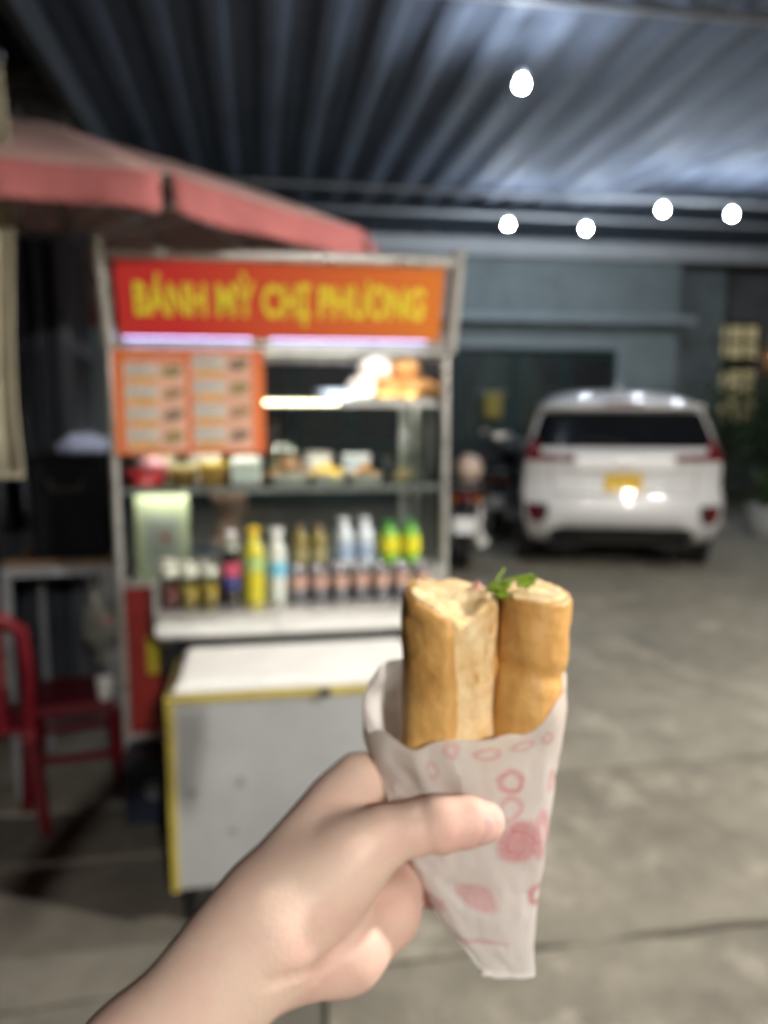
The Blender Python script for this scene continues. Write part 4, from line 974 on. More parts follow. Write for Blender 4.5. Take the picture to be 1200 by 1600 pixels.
def crumple(c, r, seed, amp=0.35):
    mb = MB().ell((0, 0, 0), (1, 1, 1), 26, 16)
    mb.v = [tuple(Vector(c) + Vector((p[0] * r[0], p[1] * r[1], p[2] * r[2])) * (1 + amp * noise.noise(Vector(p) * 1.7 + Vector((seed, 0, 0))) + amp * 0.6 * noise.noise(Vector(p) * 4.5 + Vector((0, seed, 0))))) for p in mb.v]
    return mb
bl = crumple((-0.66, 3.12, 1.353), (0.095, 0.07, 0.042), 4.0)
bl.v = [(x, y, max(z, 1.324)) for x, y, z in bl.v]
tag(build('plastic_bag', bl, mat('pale blue plastic bag', (0.50, 0.56, 0.82), 0.35, 0, var=0.2, scale=20)), 'crumpled pale blue plastic bag lying on top of the black box', 'plastic bag')
hb = thing('hanging_bag', 'dim translucent carrier bag with dark contents hanging at the table edge', 'plastic bag', (-0.60, 2.93, 0.55))
build('bag', crumple((0, 0, 0.15), (0.06, 0.045, 0.13), 8.0, 0.3), mat('milky bag film', (0.30, 0.31, 0.27), 0.35, 0, var=0.4, scale=18, col2=(0.05, 0.05, 0.045)), hb, smooth=70)
build('handles', MB().tube([(-0.03, 0, 0.26), (-0.01, 0.03, 0.36), (0.03, 0, 0.26)], 0.006, 6), mat('milky bag film', (0, 0, 0)), hb)
build('item', MB().ell((0.035, -0.042, 0.17), (0.018, 0.012, 0.018)), mat('pinkish item', (0.55, 0.25, 0.25), 0.5), hb, smooth=60)

redpl = mat('red plastic chair', (0.11, 0.004, 0.010), 0.36, 0, var=0.12, scale=5)
def stool(loc, h, label):
    t = thing('plastic_stool', label, 'stool', loc, R(8))
    build('seat', MB().loft([[(sx * w, sy * w, z) for sx, sy in ((-1, -1), (1, -1), (1, 1), (-1, 1))] for w, z in ((.16, h - .06), (.155, h - .012), (.145, h), (.02, h - .004))]), redpl, t, bevel=0.012)
    for sx in (-1, 1):
        for sy in (-1, 1):
            build('leg', MB().tube([(sx * .17, sy * .17, 0), (sx * .148, sy * .148, h - .05)], [.02, .03], 8), redpl, t, smooth=40)
    for sy in (-1, 1): build('brace', MB().box((0, sy * .155, h * .45), (.28, .012, .03)), redpl, t)
stool((-0.74, 2.78 + 0.30, 0), 0.40, 'dark red plastic stool beneath the grey metal table')
tag(build('paper_cup', MB().lathe([(.022, 0), (.024, .002), (.032, .075), (.034, .078), (.030, .077), (.022, .006), (.003, .005)], (-0.60, 2.955, 0.397), 18), white_plastic, smooth=40), 'small white cup standing on the red stool by the cart post', 'cup')

# red armchair
ch = thing('plastic_chair', 'dark red plastic armchair cut off by the picture edge', 'chair', (-1.10, 2.88, 0), R(198))
hs = 0.37
st = []
for j in range(9):
    v = j / 8; y = -0.21 + 0.42 * v
    st.append([(x, y, hs - 0.02 * math.cos(PI * (x / 0.24)) * math.sin(PI * v) - (0.015 if v < 0.1 else 0)) for x in np.linspace(-0.24, 0.24, 13)])
build('seat', MB().loft(st, False, False), redpl, ch, smooth=50, solid=0.012)
build('apron', MB().box((0, -0.212, hs - 0.025), (0.47, 0.014, 0.045)).box((-.236, 0, hs - .03), (.014, .40, .04)).box((.236, 0, hs - .03), (.014, .40, .04)), redpl, ch, bevel=0.005)
for sx in (-1, 1):
    build('leg', MB().tube([(sx * .265, -.235, 0), (sx * .245, -.215, hs * .6), (sx * .228, -.195, hs - .01)], [.019, .025, .031], 10), redpl, ch, smooth=40)
    build('leg', MB().tube([(sx * .26, .27, 0), (sx * .235, .225, hs * .7), (sx * .22, .20, hs)], [.019, .025, .029], 10), redpl, ch, smooth=40)
    build('arm', MB().tube([(sx * .235, -.19, hs), (sx * .25, -.17, hs + .17), (sx * .25, -.06, hs + .20), (sx * .245, .12, hs + .19), (sx * .235, .23, hs + .21)], [.02, .021, .024, .024, .02], 10), redpl, ch, smooth=50)
    build('back_post', MB().tube([(sx * .22, .20, hs - .01), (sx * .232, .235, hs + .2), (sx * .215, .27, hs + .38), (sx * .15, .282, hs + .435)], [.024, .024, .026, .027], 10), redpl, ch, smooth=50)
build('top_rail', MB().tube([(-.16, .28, hs + .43), (-.08, .285, hs + .45), (0, .287, hs + .455), (.08, .285, hs + .45), (.16, .28, hs + .43)], .028, 10), redpl, ch, smooth=50)
for k in range(5):
    x = -0.14 + 0.07 * k
    build('slat', MB().loft([[(x - .02, y - .006, z), (x + .02, y - .006, z), (x + .02, y + .006, z), (x - .02, y + .006, z)] for y, z in ((.205, hs + .0), (.24, hs + .18), (.275, hs + .42))]), redpl, ch, bevel=0.004)

# canvas, folded shutters
cv = []
for j in range(12):
    v = j / 11; z = 2.45 - 1.13 * v
    cv.append([(-0.98 + 0.29 * i / 24 + 0.012 * math.sin(6 * v) * (i / 24), 2.42 + 0.022 * math.sin(i * 0.9 + 1.5 * v) + 0.02 * v, z + 0.02 * math.sin(i * .5) * v) for i in range(25)])
tp = thing('canvas_drape', 'beige canvas drape hanging at the picture edge beside the parasol', 'canvas', (-0.84, 2.42, 1.3))
build('cloth', MB().loft(cv, False, False), mat('beige canvas', (0.42, 0.38, 0.28), 0.9, 0, var=0.14, scale=5), tp, smooth=60, solid=0.006, world=True)
build('rail', MB().tube([(-1.42, 2.42, 2.46), (-0.68, 2.42, 2.46)], 0.014, 10), grey_metal, tp, world=True, smooth=40)
build('hem', MB().span((-0.98, 2.435, 1.285), (-0.70, 2.455, 1.315)), mat('beige canvas', (0, 0, 0)), tp, world=True, bevel=0.006)
sh = thing('folding_shutter', 'folded grey steel shutter leaves standing behind the table', 'shutter', (-0.95, 3.75, 0))
shm = mat('bluish grey steel leaf', (0.085, 0.095, 0.115), 0.42, 0.3, var=0.2, scale=3)
for k in range(7):
    x = -1.12 + k * 0.052
    build('leaf', MB().box((x, 3.75 + 0.05 * (k % 2), 1.13), (0.012, 0.20, 2.2), Matrix.Rotation(R(24 if k % 2 else -24), 3, 'Z')), shm, sh, world=True, bevel=0.003)
build('guide_rail', MB().span((-1.2, 3.70, 2.235), (-0.72, 3.85, 2.27)), grey_metal, sh, world=True)
build('edge_post', MB().span((-0.86, 3.62, 0.0), (-0.80, 3.66, 2.24)), shm, sh, world=True, bevel=0.004)

# ================================================================== PERSON BEHIND THE CART
pr = thing('person', 'person in a grey blue shirt sitting behind the cart, face turned aside', 'person', (-0.185, 3.68, 0.015), R(-138))
Fp = Field((-0.36, -0.26, -0.07), (0.36, 0.62, 1.25), 0.009)
torso = smin(Fp.cone((0, 0, .43), (0, .03, .68), .125, .13), Fp.cone((-.15, .03, .79), (.15, .03, .79), .065, .065), .07)
torso = smin(torso, Fp.cone((0, .03, .66), (0, .03, .80), .12, .08), .05)
neck = Fp.cone((0, .03, .82), (0, .05, .98), .056, .05)
head = smin(Fp.ell((0, .055, 1.09), (.076, .095, .112)), Fp.ell((0, .09, 1.02), (.058, .068, .058)), .03)
head = smin(head, Fp.cone((0, .145, 1.075), (0, .167, 1.048), .011, .014), .012)
for s in (-1, 1):
    head = smin(head, Fp.ell((s * .078, .05, 1.07), (.012, .022, .034)), .008)
    head = np.maximum(head, -Fp.ell((s * .032, .152, 1.085), (.016, .012, .010)) - .002)
head = smin(head, Fp.cone((-.018, .152, 1.022), (.018, .152, 1.022), .007, .007), .006)
arms = None; legs = None; upper = None
for s in (-1, 1):
    u = Fp.cone((s * .18, .02, .785), (s * .245, .10, .56), .052, .042)
    fa = Fp.chain([((s * .245, .10, .56), .041), ((s * .12, .32, .55), .028), ((s * .07, .37, .545), .026)])
    hd_ = Fp.ell((s * .06, .40, .54), (.035, .045, .018))
    for q in range(4): hd_ = np.minimum(hd_, Fp.chain([((s * (.085 - .02 * q), .43, .545), .011), ((s * (.082 - .02 * q), .475, .54), .010), ((s * (.08 - .02 * q), .495, .52), .009)]))
    hd_ = np.minimum(hd_, Fp.cone((s * .04, .385, .55), (s * .01, .42, .545), .012, .010))
    a = smin(smin(u, fa, .03), hd_, .02)
    arms = a if arms is None else np.minimum(arms, a); upper = u if upper is None else np.minimum(upper, u)
    lg = Fp.chain([((s * .085, .0, .41), .095), ((s * .12, .38, .46), .062), ((s * .12, .36, .10), .042)], .04)
    lg = smin(lg, Fp.cone((s * .12, .34, .0), (s * .13, .52, -.02), .042, .03), .03)
    legs = lg if legs is None else np.minimum(legs, lg)
skin2 = mat('seller skin', (0.66, 0.43, 0.32), 0.5, 0, var=0.06, sss=0.1)
body = smin(smin(smin(torso, neck, .04), head, .03), smin(arms, legs, .02), .03)
build('body', Fp.mesh(body, 1.0, 2), skin2, pr, smooth=80)
shirt = smin(torso, upper, .03) - .014
shirt = np.maximum(shirt, Fp.Z - (0.855 + 0.0 * Fp.X)); shirt = np.maximum(shirt, .36 - Fp.Z)
build('shirt', Fp.mesh(shirt, 1.0, 2), mat('grey blue shirt', (0.17, 0.21, 0.30), 0.85, 0, var=0.3, scale=16), pr, smooth=80)
tro = np.maximum(smin(legs, Fp.ell((0, 0, .42), (.14, .12, .09)), .04) - .012, .10 - Fp.Z)
build('trousers', Fp.mesh(tro, 1.0, 2), mat('dark trousers', (0.025, 0.025, 0.03), 0.9, 0, var=0.2), pr, smooth=80)
hair = np.maximum(Fp.ell((0, .04, 1.105), (.086, .10, .112)), -Fp.ell((0, .15, 1.05), (.075, .085, .10)))
hair = np.maximum(hair, 1.075 - Fp.Z + 0.9 * np.maximum(Fp.Y - 0.0, 0))
hair = smin(hair, Fp.ell((0, -.055, 1.07), (.05, .04, .05)), .02)
build('hair', Fp.mesh(hair, 1.0, 1), mat('black hair', (0.012, 0.010, 0.009), 0.5, 0, var=0.3, scale=60), pr, smooth=80)
for s in (-1, 1): build('eye', MB().ell((s * .032, .141, 1.085), (.012, .008, .008), 12, 8), mat('eye white', (0.6, 0.57, 0.54), 0.2), pr, smooth=80)
stool2 = thing('low_stool', 'low stool under the person behind the cart', 'stool', (-0.185, 3.68, 0), R(-15))
build('seat', MB().box((0, 0, .318), (.3, .3, .03)), redpl, stool2, bevel=.01)
for sx in (-1, 1):
    for sy in (-1, 1): build('leg', MB().tube([(sx * .14, sy * .14, 0), (sx * .12, sy * .12, .305)], .018, 8), redpl, stool2)

# ================================================================== HELD SANDWICH, PAPER BAG AND HAND (local millimetres: x right, y up, z away)
BASE = Vector((0.0885, 0.3267, 1.2937))
BROT = cam.rotation_euler.to_matrix() @ Matrix(((1, 0, 0), (0, 1, 0), (0, 0, -1)))
FRAME = Matrix.Translation(BASE) @ BROT.to_4x4()
def held(name, label, cat):
    o = thing(name, label, cat, BASE)
    return o
def lm(mb):   # millimetre frame -> world-sized offsets from the base
    mb.v = [tuple(BROT @ (Vector(p) * 0.001)) for p in mb.v]
    return mb
# the held frame is also stored on each material by its own coordinates, so keep a second rotation-free copy for prints
sw = held('sandwich', 'split baguette sandwich with herbs sticking out of the paper bag', 'sandwich')
crust_h = mat('golden baguette crust', (0.68, 0.40, 0.13), 0.55, 0, var=0.2, scale=34, col2=(0.46, 0.22, 0.055), bump=0.16, bscale=200)
crumb_m = mat('cream bread crumb', (0.84, 0.68, 0.43), 0.85, 0, var=0.1, scale=90, bump=0.2, bscale=160, sss=0.2, col2=(0.62, 0.38, 0.14))
Fb = Field((-42, -48, -40), (62, 132, 46), 1.6)
def wob(s, k): return k * (np.sin(Fb.Y / 11 + s) + 0.6 * np.sin(Fb.Y / 5.3 + 2 * s + Fb.X / 9) + 0.4 * np.sin(Fb.Z / 4.1 + s))
nb_ = 0.9 * vnoise(Fb, 11, 1) + 0.5 * vnoise(Fb, 5, 2)
nt_ = 1.5 * vnoise(Fb, 9, 3) + 0.9 * vnoise(Fb, 4.2, 4)
cutn = (0.62, -0.78)
cyl = np.sqrt(((Fb.X + 4 - (Fb.Y - 60) * 0.015) / 1.0) ** 2 + ((Fb.Z - 3) / 1.02) ** 2) - (23.3 + 0.010 * (Fb.Y - 60)) + wob(1, .35) + nb_
pl_ = (Fb.X + 4) * cutn[0] + (Fb.Z - 3) * cutn[1]
top = Fb.Y - (109 + 0.24 * Fb.Z - 5.5 * np.exp(-((Fb.X - 2) / 8) ** 2 - ((Fb.Z + 14) / 12) ** 2) + 3.0 * np.exp(-((Fb.X + 22) / 9) ** 2)) - wob(3, .6) - nt_
bot = 24 - Fb.Y
shell = np.maximum(np.maximum(cyl, pl_ - 17.0), np.maximum(top, bot))
left = build('bread_half', lm(Fb.mesh(shell)), crust_h, sw, smooth=60)
rip = 1.2 * vnoise(Fb, 3.4, 6) + 0.6 * np.sin(Fb.X / 2.9 + Fb.Z / 3.3 + 1.2 * np.sin(Fb.Y / 13)) + 0.35 * np.sin(Fb.Y / 6.1 + Fb.X / 3) * np.sin(Fb.Z / 4)
cr = np.maximum(np.maximum(cyl + 2.6, pl_ - 18.1 - rip), np.maximum(top - 0.9 + 0.3 * rip, bot + 2))
build('crumb', lm(Fb.mesh(cr)), crumb_m, left, smooth=60)
rx_ = 33.5 + (Fb.Y - 85) * 0.085
rr_ = 16.3 + 0.05 * (Fb.Y - 60) * 0.5 - 2.2 * np.exp(-((Fb.Y - 77 + 0.22 * (Fb.X - 34)) / 4.5) ** 2) * (0.5 + 0.5 * np.tanh((8 - Fb.Z) / 8))
cyl2 = np.sqrt(((Fb.X - rx_)) ** 2 + ((Fb.Z - 2) / 1.25) ** 2) - rr_ + wob(5, .25) + nb_
top2 = Fb.Y - (112 + 0.17 * Fb.Z - 0.05 * (Fb.X - 33)) - wob(4, .4) - 0.7 * nt_
bot = 44 - Fb.Y
sh2 = np.maximum(np.maximum(cyl2, -(Fb.X - rx_ + 15.5)), np.maximum(top2, bot))
right = build('bread_half', lm(Fb.mesh(sh2)), crust_h, sw, smooth=60)
cr2 = np.maximum(np.maximum(cyl2 + 2.6, -(Fb.X - rx_ + 16.3)), np.maximum(top2 - 0.9 + 0.3 * rip, bot + 2))
build('crumb', lm(Fb.mesh(cr2)), crumb_m, right, smooth=60)
build('meat_filling', lm(Fb.mesh(Fb.ell((10, 70, 14), (20, 44, 11)) + 0.9 * np.sin(Fb.X / 2.2) * np.sin(Fb.Y / 3))), mat('pinkish meat', (0.55, 0.26, 0.19), 0.45, 0, var=0.3, scale=60), sw, smooth=60)
herb = mat('coriander leaf', (0.20, 0.32, 0.02), 0.5, 0, var=0.4, scale=120)
build('herb_stem', lm(MB().tube([(10, 100, 14), (16, 116, 6), (26, 119, 2), (34, 121, 0)], [1.0, 1.0, .9, .8], 8).tube([(14, 108, 8), (19, 118, 10), (23, 123, 12)], .8, 8)), mat('coriander stem', (0.25, 0.38, 0.06), 0.45), sw, smooth=60)
def leafmesh(c, d, w, l, seed):
    mb = MB(); d = Vector(d).normalized(); w_ = Vector(w); w_ = (w_ - d * w_.dot(d)).normalized(); n = d.cross(w_)
    g = []
    for i in range(9):
        u = i / 8; hw = l * 0.34 * math.sin(PI * (0.08 + 0.9 * u)) * (1 + 0.25 * math.sin(u * 19 + seed))
        g.append([tuple(Vector(c) + d * l * u + w_ * hw * k + n * (l * 0.12 * (k * k) + l * 0.1 * math.sin(u * 3 + seed))) for k in (-1, -.5, 0, .5, 1)])
    return mb.loft(g, False, False)
for k, (c, d, w, l) in enumerate((((27, 117, 1), (1, .35, -.2), (0.1, 1, .5), 10), ((14, 112, 2), (1, .5, -.4), (0, .7, -.7), 8), ((20, 114, 1), (.7, .6, -.3), (0, 1, -.3), 6), ((17, 112, -2), (1, .1, -.5), (.2, 1, .3), 6))):
    build('herb_leaf', lm(leafmesh(c, d, w, l, k * 1.7)), herb, sw, smooth=60, solid=0.0004)

# paper bag
bag = held('paper_bag', 'white paper sandwich bag with pink red prints held in the hand', 'paper bag')
ys = [-66, -60, -54, -36, -15, 0, 21, 45, 60, 80]
lx = [9, 5, 0.5, -12, -22, -28, -37, -45, -45.5, -40]
rxx = [32.6, 33.2, 33.8, 36.6, 39.4, 41.3, 44.2, 47.8, 50.0, 50.5]
bz = [1.2, 2.5, 4.5, 10, 16, 20, 24, 28.5, 30, 30.5]
zc_ = [2, 2, 2, 3, 4, 4, 4, 4, 4, 4]
NA, NR = 96, 46
rings = []
for j in range(NR):
    t = j / (NR - 1); ring = []
    for k in range(NA):
        a = 2 * PI * k / NA
        u, fz = math.cos(a), math.sin(a)            # u: left..right, fz<0: front
        back = 0.5 + 0.5 * math.tanh(fz * 2.6)
        side = abs(u) ** 6
        rim_f = 45.5 + 11.0 * (u + 1) / 2
        rim_b = 79.0 - 4.0 * (u + 1) / 2
        rim = rim_f * (1 - back) + rim_b * back
        if u > 0: rim = rim * (1 - side * .9) + 76 * side * .9
        else: rim = rim * (1 - side * .8) + (52 + 18 * back) * side * .8
        rim += 1.0 * math.sin(7 * a) + (4.5 + 7.0 * max(0.0, -u - 0.2)) * noise.noise(Vector((math.cos(a) * 2.6, math.sin(a) * 2.6, 7.7)))
        y = -65 + (rim + 65) * t
        L0, R0, B0, Z0 = (float(np.interp(y, ys, q)) for q in (lx, rxx, bz, zc_))
        cx, w = (L0 + R0) / 2, (R0 - L0) / 2
        x = cx + w * math.copysign(abs(u) ** 0.9, u); z = Z0 + B0 * math.copysign(abs(fz) ** 0.85, fz)
        # soft creases: radiating folds from the grip, dents in the sheet
        env = max(0, math.sin(PI * min(1, t * 1.02)))
        fold = (1.7 * math.exp(-((x + 1 - (y - 30) * -.3) / 3.6) ** 2) - 1.0 * math.exp(-((x - 7 - (y - 30) * -.32) / 4.0) ** 2) + 0.9 * math.exp(-((x + 18 - (y - 30) * -.2) / 3.2) ** 2)) * math.exp(-((y - 36) / 18) ** 2) * (1 if fz < 0 else 0)
        nz = noise.noise(Vector((x * .045, y * .03, fz))) * 3.6 + noise.noise(Vector((x * .16 + y * .05, y * .06, fz * 2 + 5))) * 2.0 - 4.2 * abs(noise.noise(Vector((x * .09 - y * .03, y * .045, fz + 9)))) + 2.2 * abs(noise.noise(Vector((x * .14 + y * .10, y * .06, fz * 2 + 3)))) + 0.8 * noise.noise(Vector((x * .4, y * .3, 2)))
        z += (-2.6 * fold + nz * (0.45 + .6 * env)) * (1 if abs(fz) > .15 else abs(fz) / .15)
        x += 0.7 * noise.noise(Vector((y * .08, a, 3)))
        if fz > .2 and u < -.2 and y > 40:      # the loose flap curls outward on the grip side
            x -= 2.5 * ((y - 40) / 38) * math.sin((y - 40) / 9)
            x += 5.0 * ((y - 40) / 38) * noise.noise(Vector((y * .09, a * 2.2, 1.5))); z += 5.0 * ((y - 40) / 38) * noise.noise(Vector((y * .08, a * 3.0, 6.5)))
        x += 6.0 * max(0, (-30 - y) / 35) ** 2 * 0.5
        ring.append((x, y + (1.4 * noise.noise(Vector((x * .12, 0, 4))) if j == 0 else 0), z))
    rings.append(ring)
pm = bpy.data.materials.new('printed greaseproof paper'); pm.use_nodes = True
N, L = pm.node_tree.nodes, pm.node_tree.links
b = N['Principled BSDF']; b.inputs['Roughness'].default_value = 0.42
at = N.new('ShaderNodeAttribute'); at.attribute_name = 'sheet'
nzn = N.new('ShaderNodeTexNoise'); nzn.inputs['Scale'].default_value = 0.16; L.new(at.outputs['Vector'], nzn.inputs['Vector'])
mxv = N.new('ShaderNodeVectorMath'); mxv.operation = 'MULTIPLY_ADD'
L.new(nzn.outputs['Color'], mxv.inputs[0]); mxv.inputs[1].default_value = (3, 3, 0); L.new(at.outputs['Vector'], mxv.inputs[2])
sx = N.new('ShaderNodeSeparateXYZ'); L.new(mxv.outputs[0], sx.inputs[0])
mask = None
#            cx   cy   rx   ry  angle inner strength
for (cx, cy, rx, ry, an, inner, st_) in ((21, 31, 6.5, 6, .2, .55, .55), (21, 18, 6, 7, -.5, .6, .45), (26, 2, 11.5, 10.5, .3, 0, .55), (26, 2, 8, 7, .3, .55, .7), (36, 4, 5, 12, 0, .3, .5), (7.5, -26, 11, 5.5, -.6, .0, .42), (7.5, -26, 11.5, 6, -.6, .8, .4),
        (36, -27, 5, 6, .3, .35, .6), (-14, 37, 3.2, 5, .1, .4, .25), (10, 44, 7, 3, .1, .5, .35), (26, 47, 6, 2.6, .1, .5, .32), (41, 28, 3, 6, .1, .2, .35), (-14, -30, 8, 5, -.5, .3, .35), (-2, -48, 26, 1.3, -.06, 0, .35), (-6, 47, 4, 4, 0, .3, .3), (38, 49, 4, 3, 0, .3, .3)):
    dx = math_node(N, L, 'SUBTRACT', sx.outputs[0], cx + 1.5); dy = math_node(N, L, 'SUBTRACT', sx.outputs[1], cy + 1.5)
    ca, sa = math.cos(an), math.sin(an)
    p = math_node(N, L, 'DIVIDE', math_node(N, L, 'ADD', math_node(N, L, 'MULTIPLY', dx, ca), math_node(N, L, 'MULTIPLY', dy, sa)), rx)
    q = math_node(N, L, 'DIVIDE', math_node(N, L, 'SUBTRACT', math_node(N, L, 'MULTIPLY', dy, ca), math_node(N, L, 'MULTIPLY', dx, sa)), ry)
    r2 = math_node(N, L, 'SQRT', math_node(N, L, 'ADD', math_node(N, L, 'MULTIPLY', p, p), math_node(N, L, 'MULTIPLY', q, q)))
    o = math_node(N, L, 'MINIMUM', math_node(N, L, 'MAXIMUM', math_node(N, L, 'MULTIPLY', math_node(N, L, 'SUBTRACT', 1.12, r2), 3.2), 0.0), 1.0)
    if inner: o = math_node(N, L, 'MULTIPLY', o, math_node(N, L, 'MINIMUM', math_node(N, L, 'MAXIMUM', math_node(N, L, 'MULTIPLY', math_node(N, L, 'SUBTRACT', r2, inner - 0.15), 3.2), 0.0), 1.0))
    o = math_node(N, L, 'MULTIPLY', o, st_)
    mask = o if mask is None else math_node(N, L, 'MAXIMUM', mask, o)
n3 = N.new('ShaderNodeTexNoise'); n3.inputs['Scale'].default_value = 0.5; L.new(at.outputs['Vector'], n3.inputs['Vector'])
mask = math_node(N, L, 'MULTIPLY', mask, math_node(N, L, 'MULTIPLY_ADD', n3.outputs['Fac'], 1.3, 0.35))
mask = math_node(N, L, 'MINIMUM', mask, 0.9)
mixc = N.new('ShaderNodeMix'); mixc.data_type = 'RGBA'
mixc.inputs['A'].default_value = (0.82, 0.79, 0.765, 1); mixc.inputs['B'].default_value = (0.66, 0.14, 0.18, 1)
L.new(mask, mixc.inputs['Factor']); L.new(mixc.outputs['Result'], b.inputs['Base Color'])
tl = N.new('ShaderNodeBsdfTranslucent'); L.new(mixc.outputs['Result'], tl.inputs[0])
ms = N.new('ShaderNodeMixShader'); ms.inputs[0].default_value = 0.45
L.new(b.outputs[0], ms.inputs[1]); L.new(tl.outputs[0], ms.inputs[2]); L.new(ms.outputs[0], N['Material Output'].inputs[0])
raw = [p for g in rings for p in g]
bo = build('sheet', lm(MB().loft(rings, cap=False)), pm, bag, smooth=60)
att = bo.data.attributes.new('sheet', 'FLOAT_VECTOR', 'POINT')
att.data.foreach_set('vector', np.array(raw, np.float32).ravel())
fold_mb = MB().loft([rings[0], [(p[0] + (2 if k < 0 else 0), p[1] - 3.5, 2.0 + (p[2] - 2) * .3) for k, p in enumerate(rings[0])]], cap=True)
fo_ = build('folded_seam', lm(fold_mb), mat('plain paper', (0.80, 0.77, 0.745), 0.45, 0, var=0.03), bag, smooth=60)

# the hand
hand = held('person', 'bare forearm and hand of the viewer gripping the paper bag, thumb in front', 'person')
Fg = Field((-262, -222, -150), (52, 48, 62), 2.0)
fore = Fg.chain([((-236, -196, -118), 36), ((-160, -95, -74), 27.5), ((-130, -66, -60), 25), ((-100, -38, -47), 23), ((-84, -24, -42), 23)], 8)
palm = None
for p, r in (((-47, 24, 2), 12.8), ((-44, 4, 16), 13), ((-39, -14, 18), 12), ((-33, -28, 12), 11)):
    d = Fg.cone((-84, -24, -38), p, 20, r)
    palm = d if palm is None else smin(palm, d, 10)
palm = smin(palm, Fg.cone((-78, -12, -28), (-56, 14, -8), 19, 14), 12)
thenar = smin(Fg.cone((-74, -17, -40), (-48, 4, -33), 20, 16), Fg.ell((-58, -6, -37), (22, 17, 14), Matrix.Rotation(R(38), 3, 'Z')), 8)
thumb = Fg.chain([((-50, 4, -32), 15.0), ((-36, 11.5, -31), 12.6), ((-23, 15, -31.5), 10.6), ((-12, 17, -31.5), 11.9), ((0, 17, -28), 10.9), ((8, 15.5, -24.5), 9.6)], 3)
hyp = Fg.chain([((-74, -37, -38), 17), ((-52, -36, -30), 17), ((-34, -30, -13), 14), ((-27, -26, 6), 11.5)], 8)
fing = None
for pts in ((((-47, 24, 2), 11.5), ((-22, 20, 30), 9.6), ((6, 12, 38), 9.0), ((26, 4, 33), 7.6)),
            (((-44, 4, 16), 11.5), ((-17, 0, 35), 9.8), ((12, -6, 36), 9.0), ((30, -10, 27), 7.6)),
            (((-39, -14, 18), 11), ((-13, -20, 31), 9.2), ((13, -24, 30), 8.4), ((28, -25, 21), 7.2)),
            (((-33, -28, 12), 10), ((-10, -38, 22), 8.0), ((10, -42, 21), 7.4), ((24, -43, 14), 6.4))):
    d = Fg.chain([(p, r) for p, r in pts], 2.5)
    fing = d if fing is None else smin(fing, d, 1.2)
hnd = smin(fore, palm, 14)
hnd = smin(hnd, thenar, 9)
hnd = smin(hnd, hyp, 5)
hnd = smin(hnd, fing, 4)
hnd = smin(hnd, thumb, 5)
# creases: wrist fold, thenar fold, thumb joint folds
hnd = hnd + 0.9 * np.exp(-((Fg.X - (-17) + (Fg.Y - 16) * .15) / 1.6) ** 2) * (np.abs(Fg.Y - 16) < 16) * (Fg.Z < -24) * 1.0
hnd = hnd + 0.7 * np.exp(-((Fg.X - (-12.5)) / 1.3) ** 2) * (np.abs(Fg.Y - 16) < 16) * (Fg.Z < -24) * .5
hnd = hnd + 1.6 * np.exp(-((Fg.Y + 27 + (Fg.X + 55) * -0.22 - ((Fg.X + 58) / 14) ** 2 * 2) / 1.8) ** 2) * (Fg.Z < -22) * (Fg.X > -84) * (Fg.X < -30)
sk = bpy.data.materials.new('skin'); sk.use_nodes = True
N, L = sk.node_tree.nodes, sk.node_tree.links
b = N['Principled BSDF']; b.inputs['Roughness'].default_value = 0.62
b.inputs['Subsurface Weight'].default_value = 0.25; b.inputs['Subsurface Radius'].default_value = (1, .35, .2); b.inputs['Subsurface Scale'].default_value = 0.004
at = N.new('ShaderNodeAttribute'); at.attribute_name = 'pink'
n1 = N.new('ShaderNodeTexNoise'); n1.inputs['Scale'].default_value = 38; n1.inputs['Detail'].default_value = 5
tc = N.new('ShaderNodeTexCoord'); L.new(tc.outputs['Object'], n1.inputs['Vector'])
n1b = N.new('ShaderNodeTexNoise'); n1b.inputs['Scale'].default_value = 120; n1b.inputs['Detail'].default_value = 4
L.new(tc.outputs['Object'], n1b.inputs['Vector'])
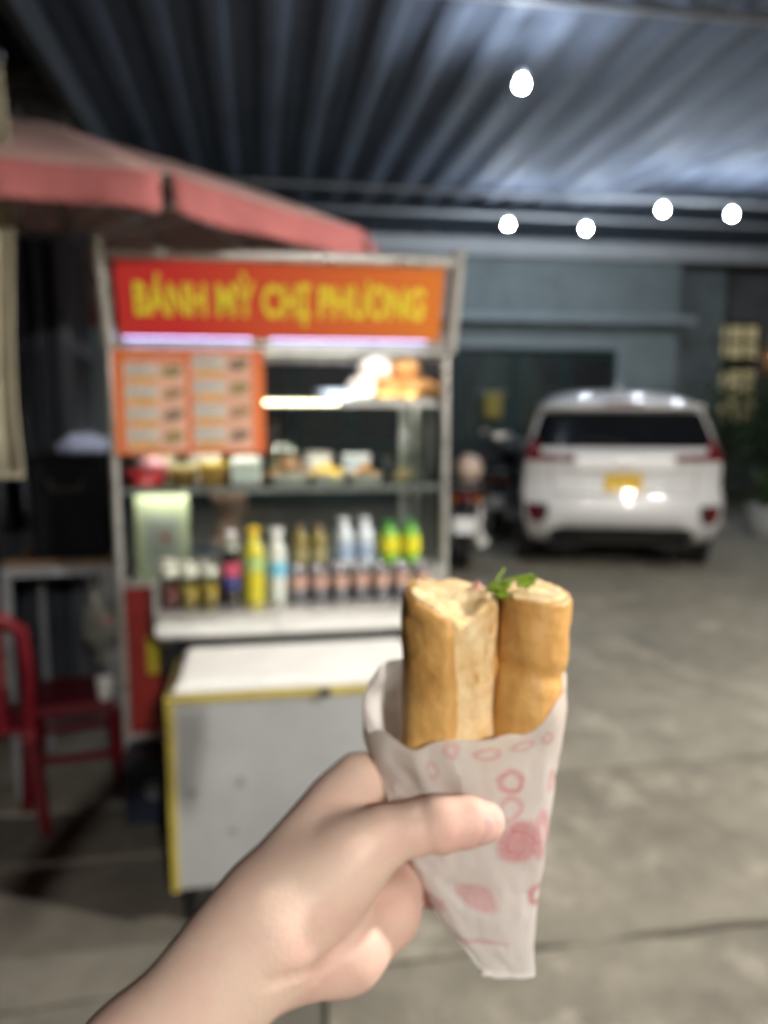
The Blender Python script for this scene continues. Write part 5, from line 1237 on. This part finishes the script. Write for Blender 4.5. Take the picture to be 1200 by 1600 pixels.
f = math_node(N, L, 'MULTIPLY_ADD', n1.outputs['Fac'], 1.1, math_node(N, L, 'SUBTRACT', at.outputs['Fac'], 0.75))
f = math_node(N, L, 'MULTIPLY_ADD', n1b.outputs['Fac'], 0.5, f)
rp = N.new('ShaderNodeValToRGB'); e = rp.color_ramp.elements
e[0].position = 0.0; e[0].color = (0.72, 0.53, 0.43, 1); e[1].position = 1.0; e[1].color = (0.66, 0.35, 0.30, 1)
L.new(f, rp.inputs['Fac']); L.new(rp.outputs[0], b.inputs['Base Color'])
n2 = N.new('ShaderNodeTexNoise'); n2.inputs['Scale'].default_value = 420; L.new(tc.outputs['Object'], n2.inputs['Vector'])
bp = N.new('ShaderNodeBump'); bp.inputs['Strength'].default_value = 0.12; bp.inputs['Distance'].default_value = 0.002
L.new(n2.outputs['Fac'], bp.inputs['Height']); L.new(bp.outputs[0], b.inputs['Normal'])
hm = Fg.mesh(hnd)
rv = np.array(hm.v)
pk = 0.10 + 0.55 * np.exp(-((rv[:, 0] - 0) / 16) ** 2 - ((rv[:, 1] - 16) / 16) ** 2) + 0.35 * np.exp(-((rv[:, 0] + 38) / 26) ** 2 - ((rv[:, 1] + 32) / 22) ** 2) + 0.3 * (rv[:, 2] > 8)
ho = build('body', lm(hm), sk, hand, smooth=80)
att = ho.data.attributes.new('pink', 'FLOAT', 'POINT'); att.data.foreach_set('value', np.clip(pk, 0, 1).astype(np.float32))
nail = MB().ell((0, 0, 0), (7.2, 6.3, 2.4), 20, 10)
nr = Matrix.Rotation(R(-6), 3, 'Z') @ Matrix.Rotation(R(-24), 3, 'Y')
nail.v = [tuple(Vector((6.0, 15.8, -34.8)) + nr @ Vector(p)) for p in nail.v]
build('thumb_nail', lm(nail), mat('finger nail', (0.60, 0.36, 0.33), 0.45, 0, var=0.05), hand, smooth=60)
mole = MB().ell((-128, -52, -87), (1.1, 1.1, .6), 8, 5)
build('mole', lm(mole), mat('mole brown', (0.30, 0.14, 0.09), 0.6), hand, smooth=60)
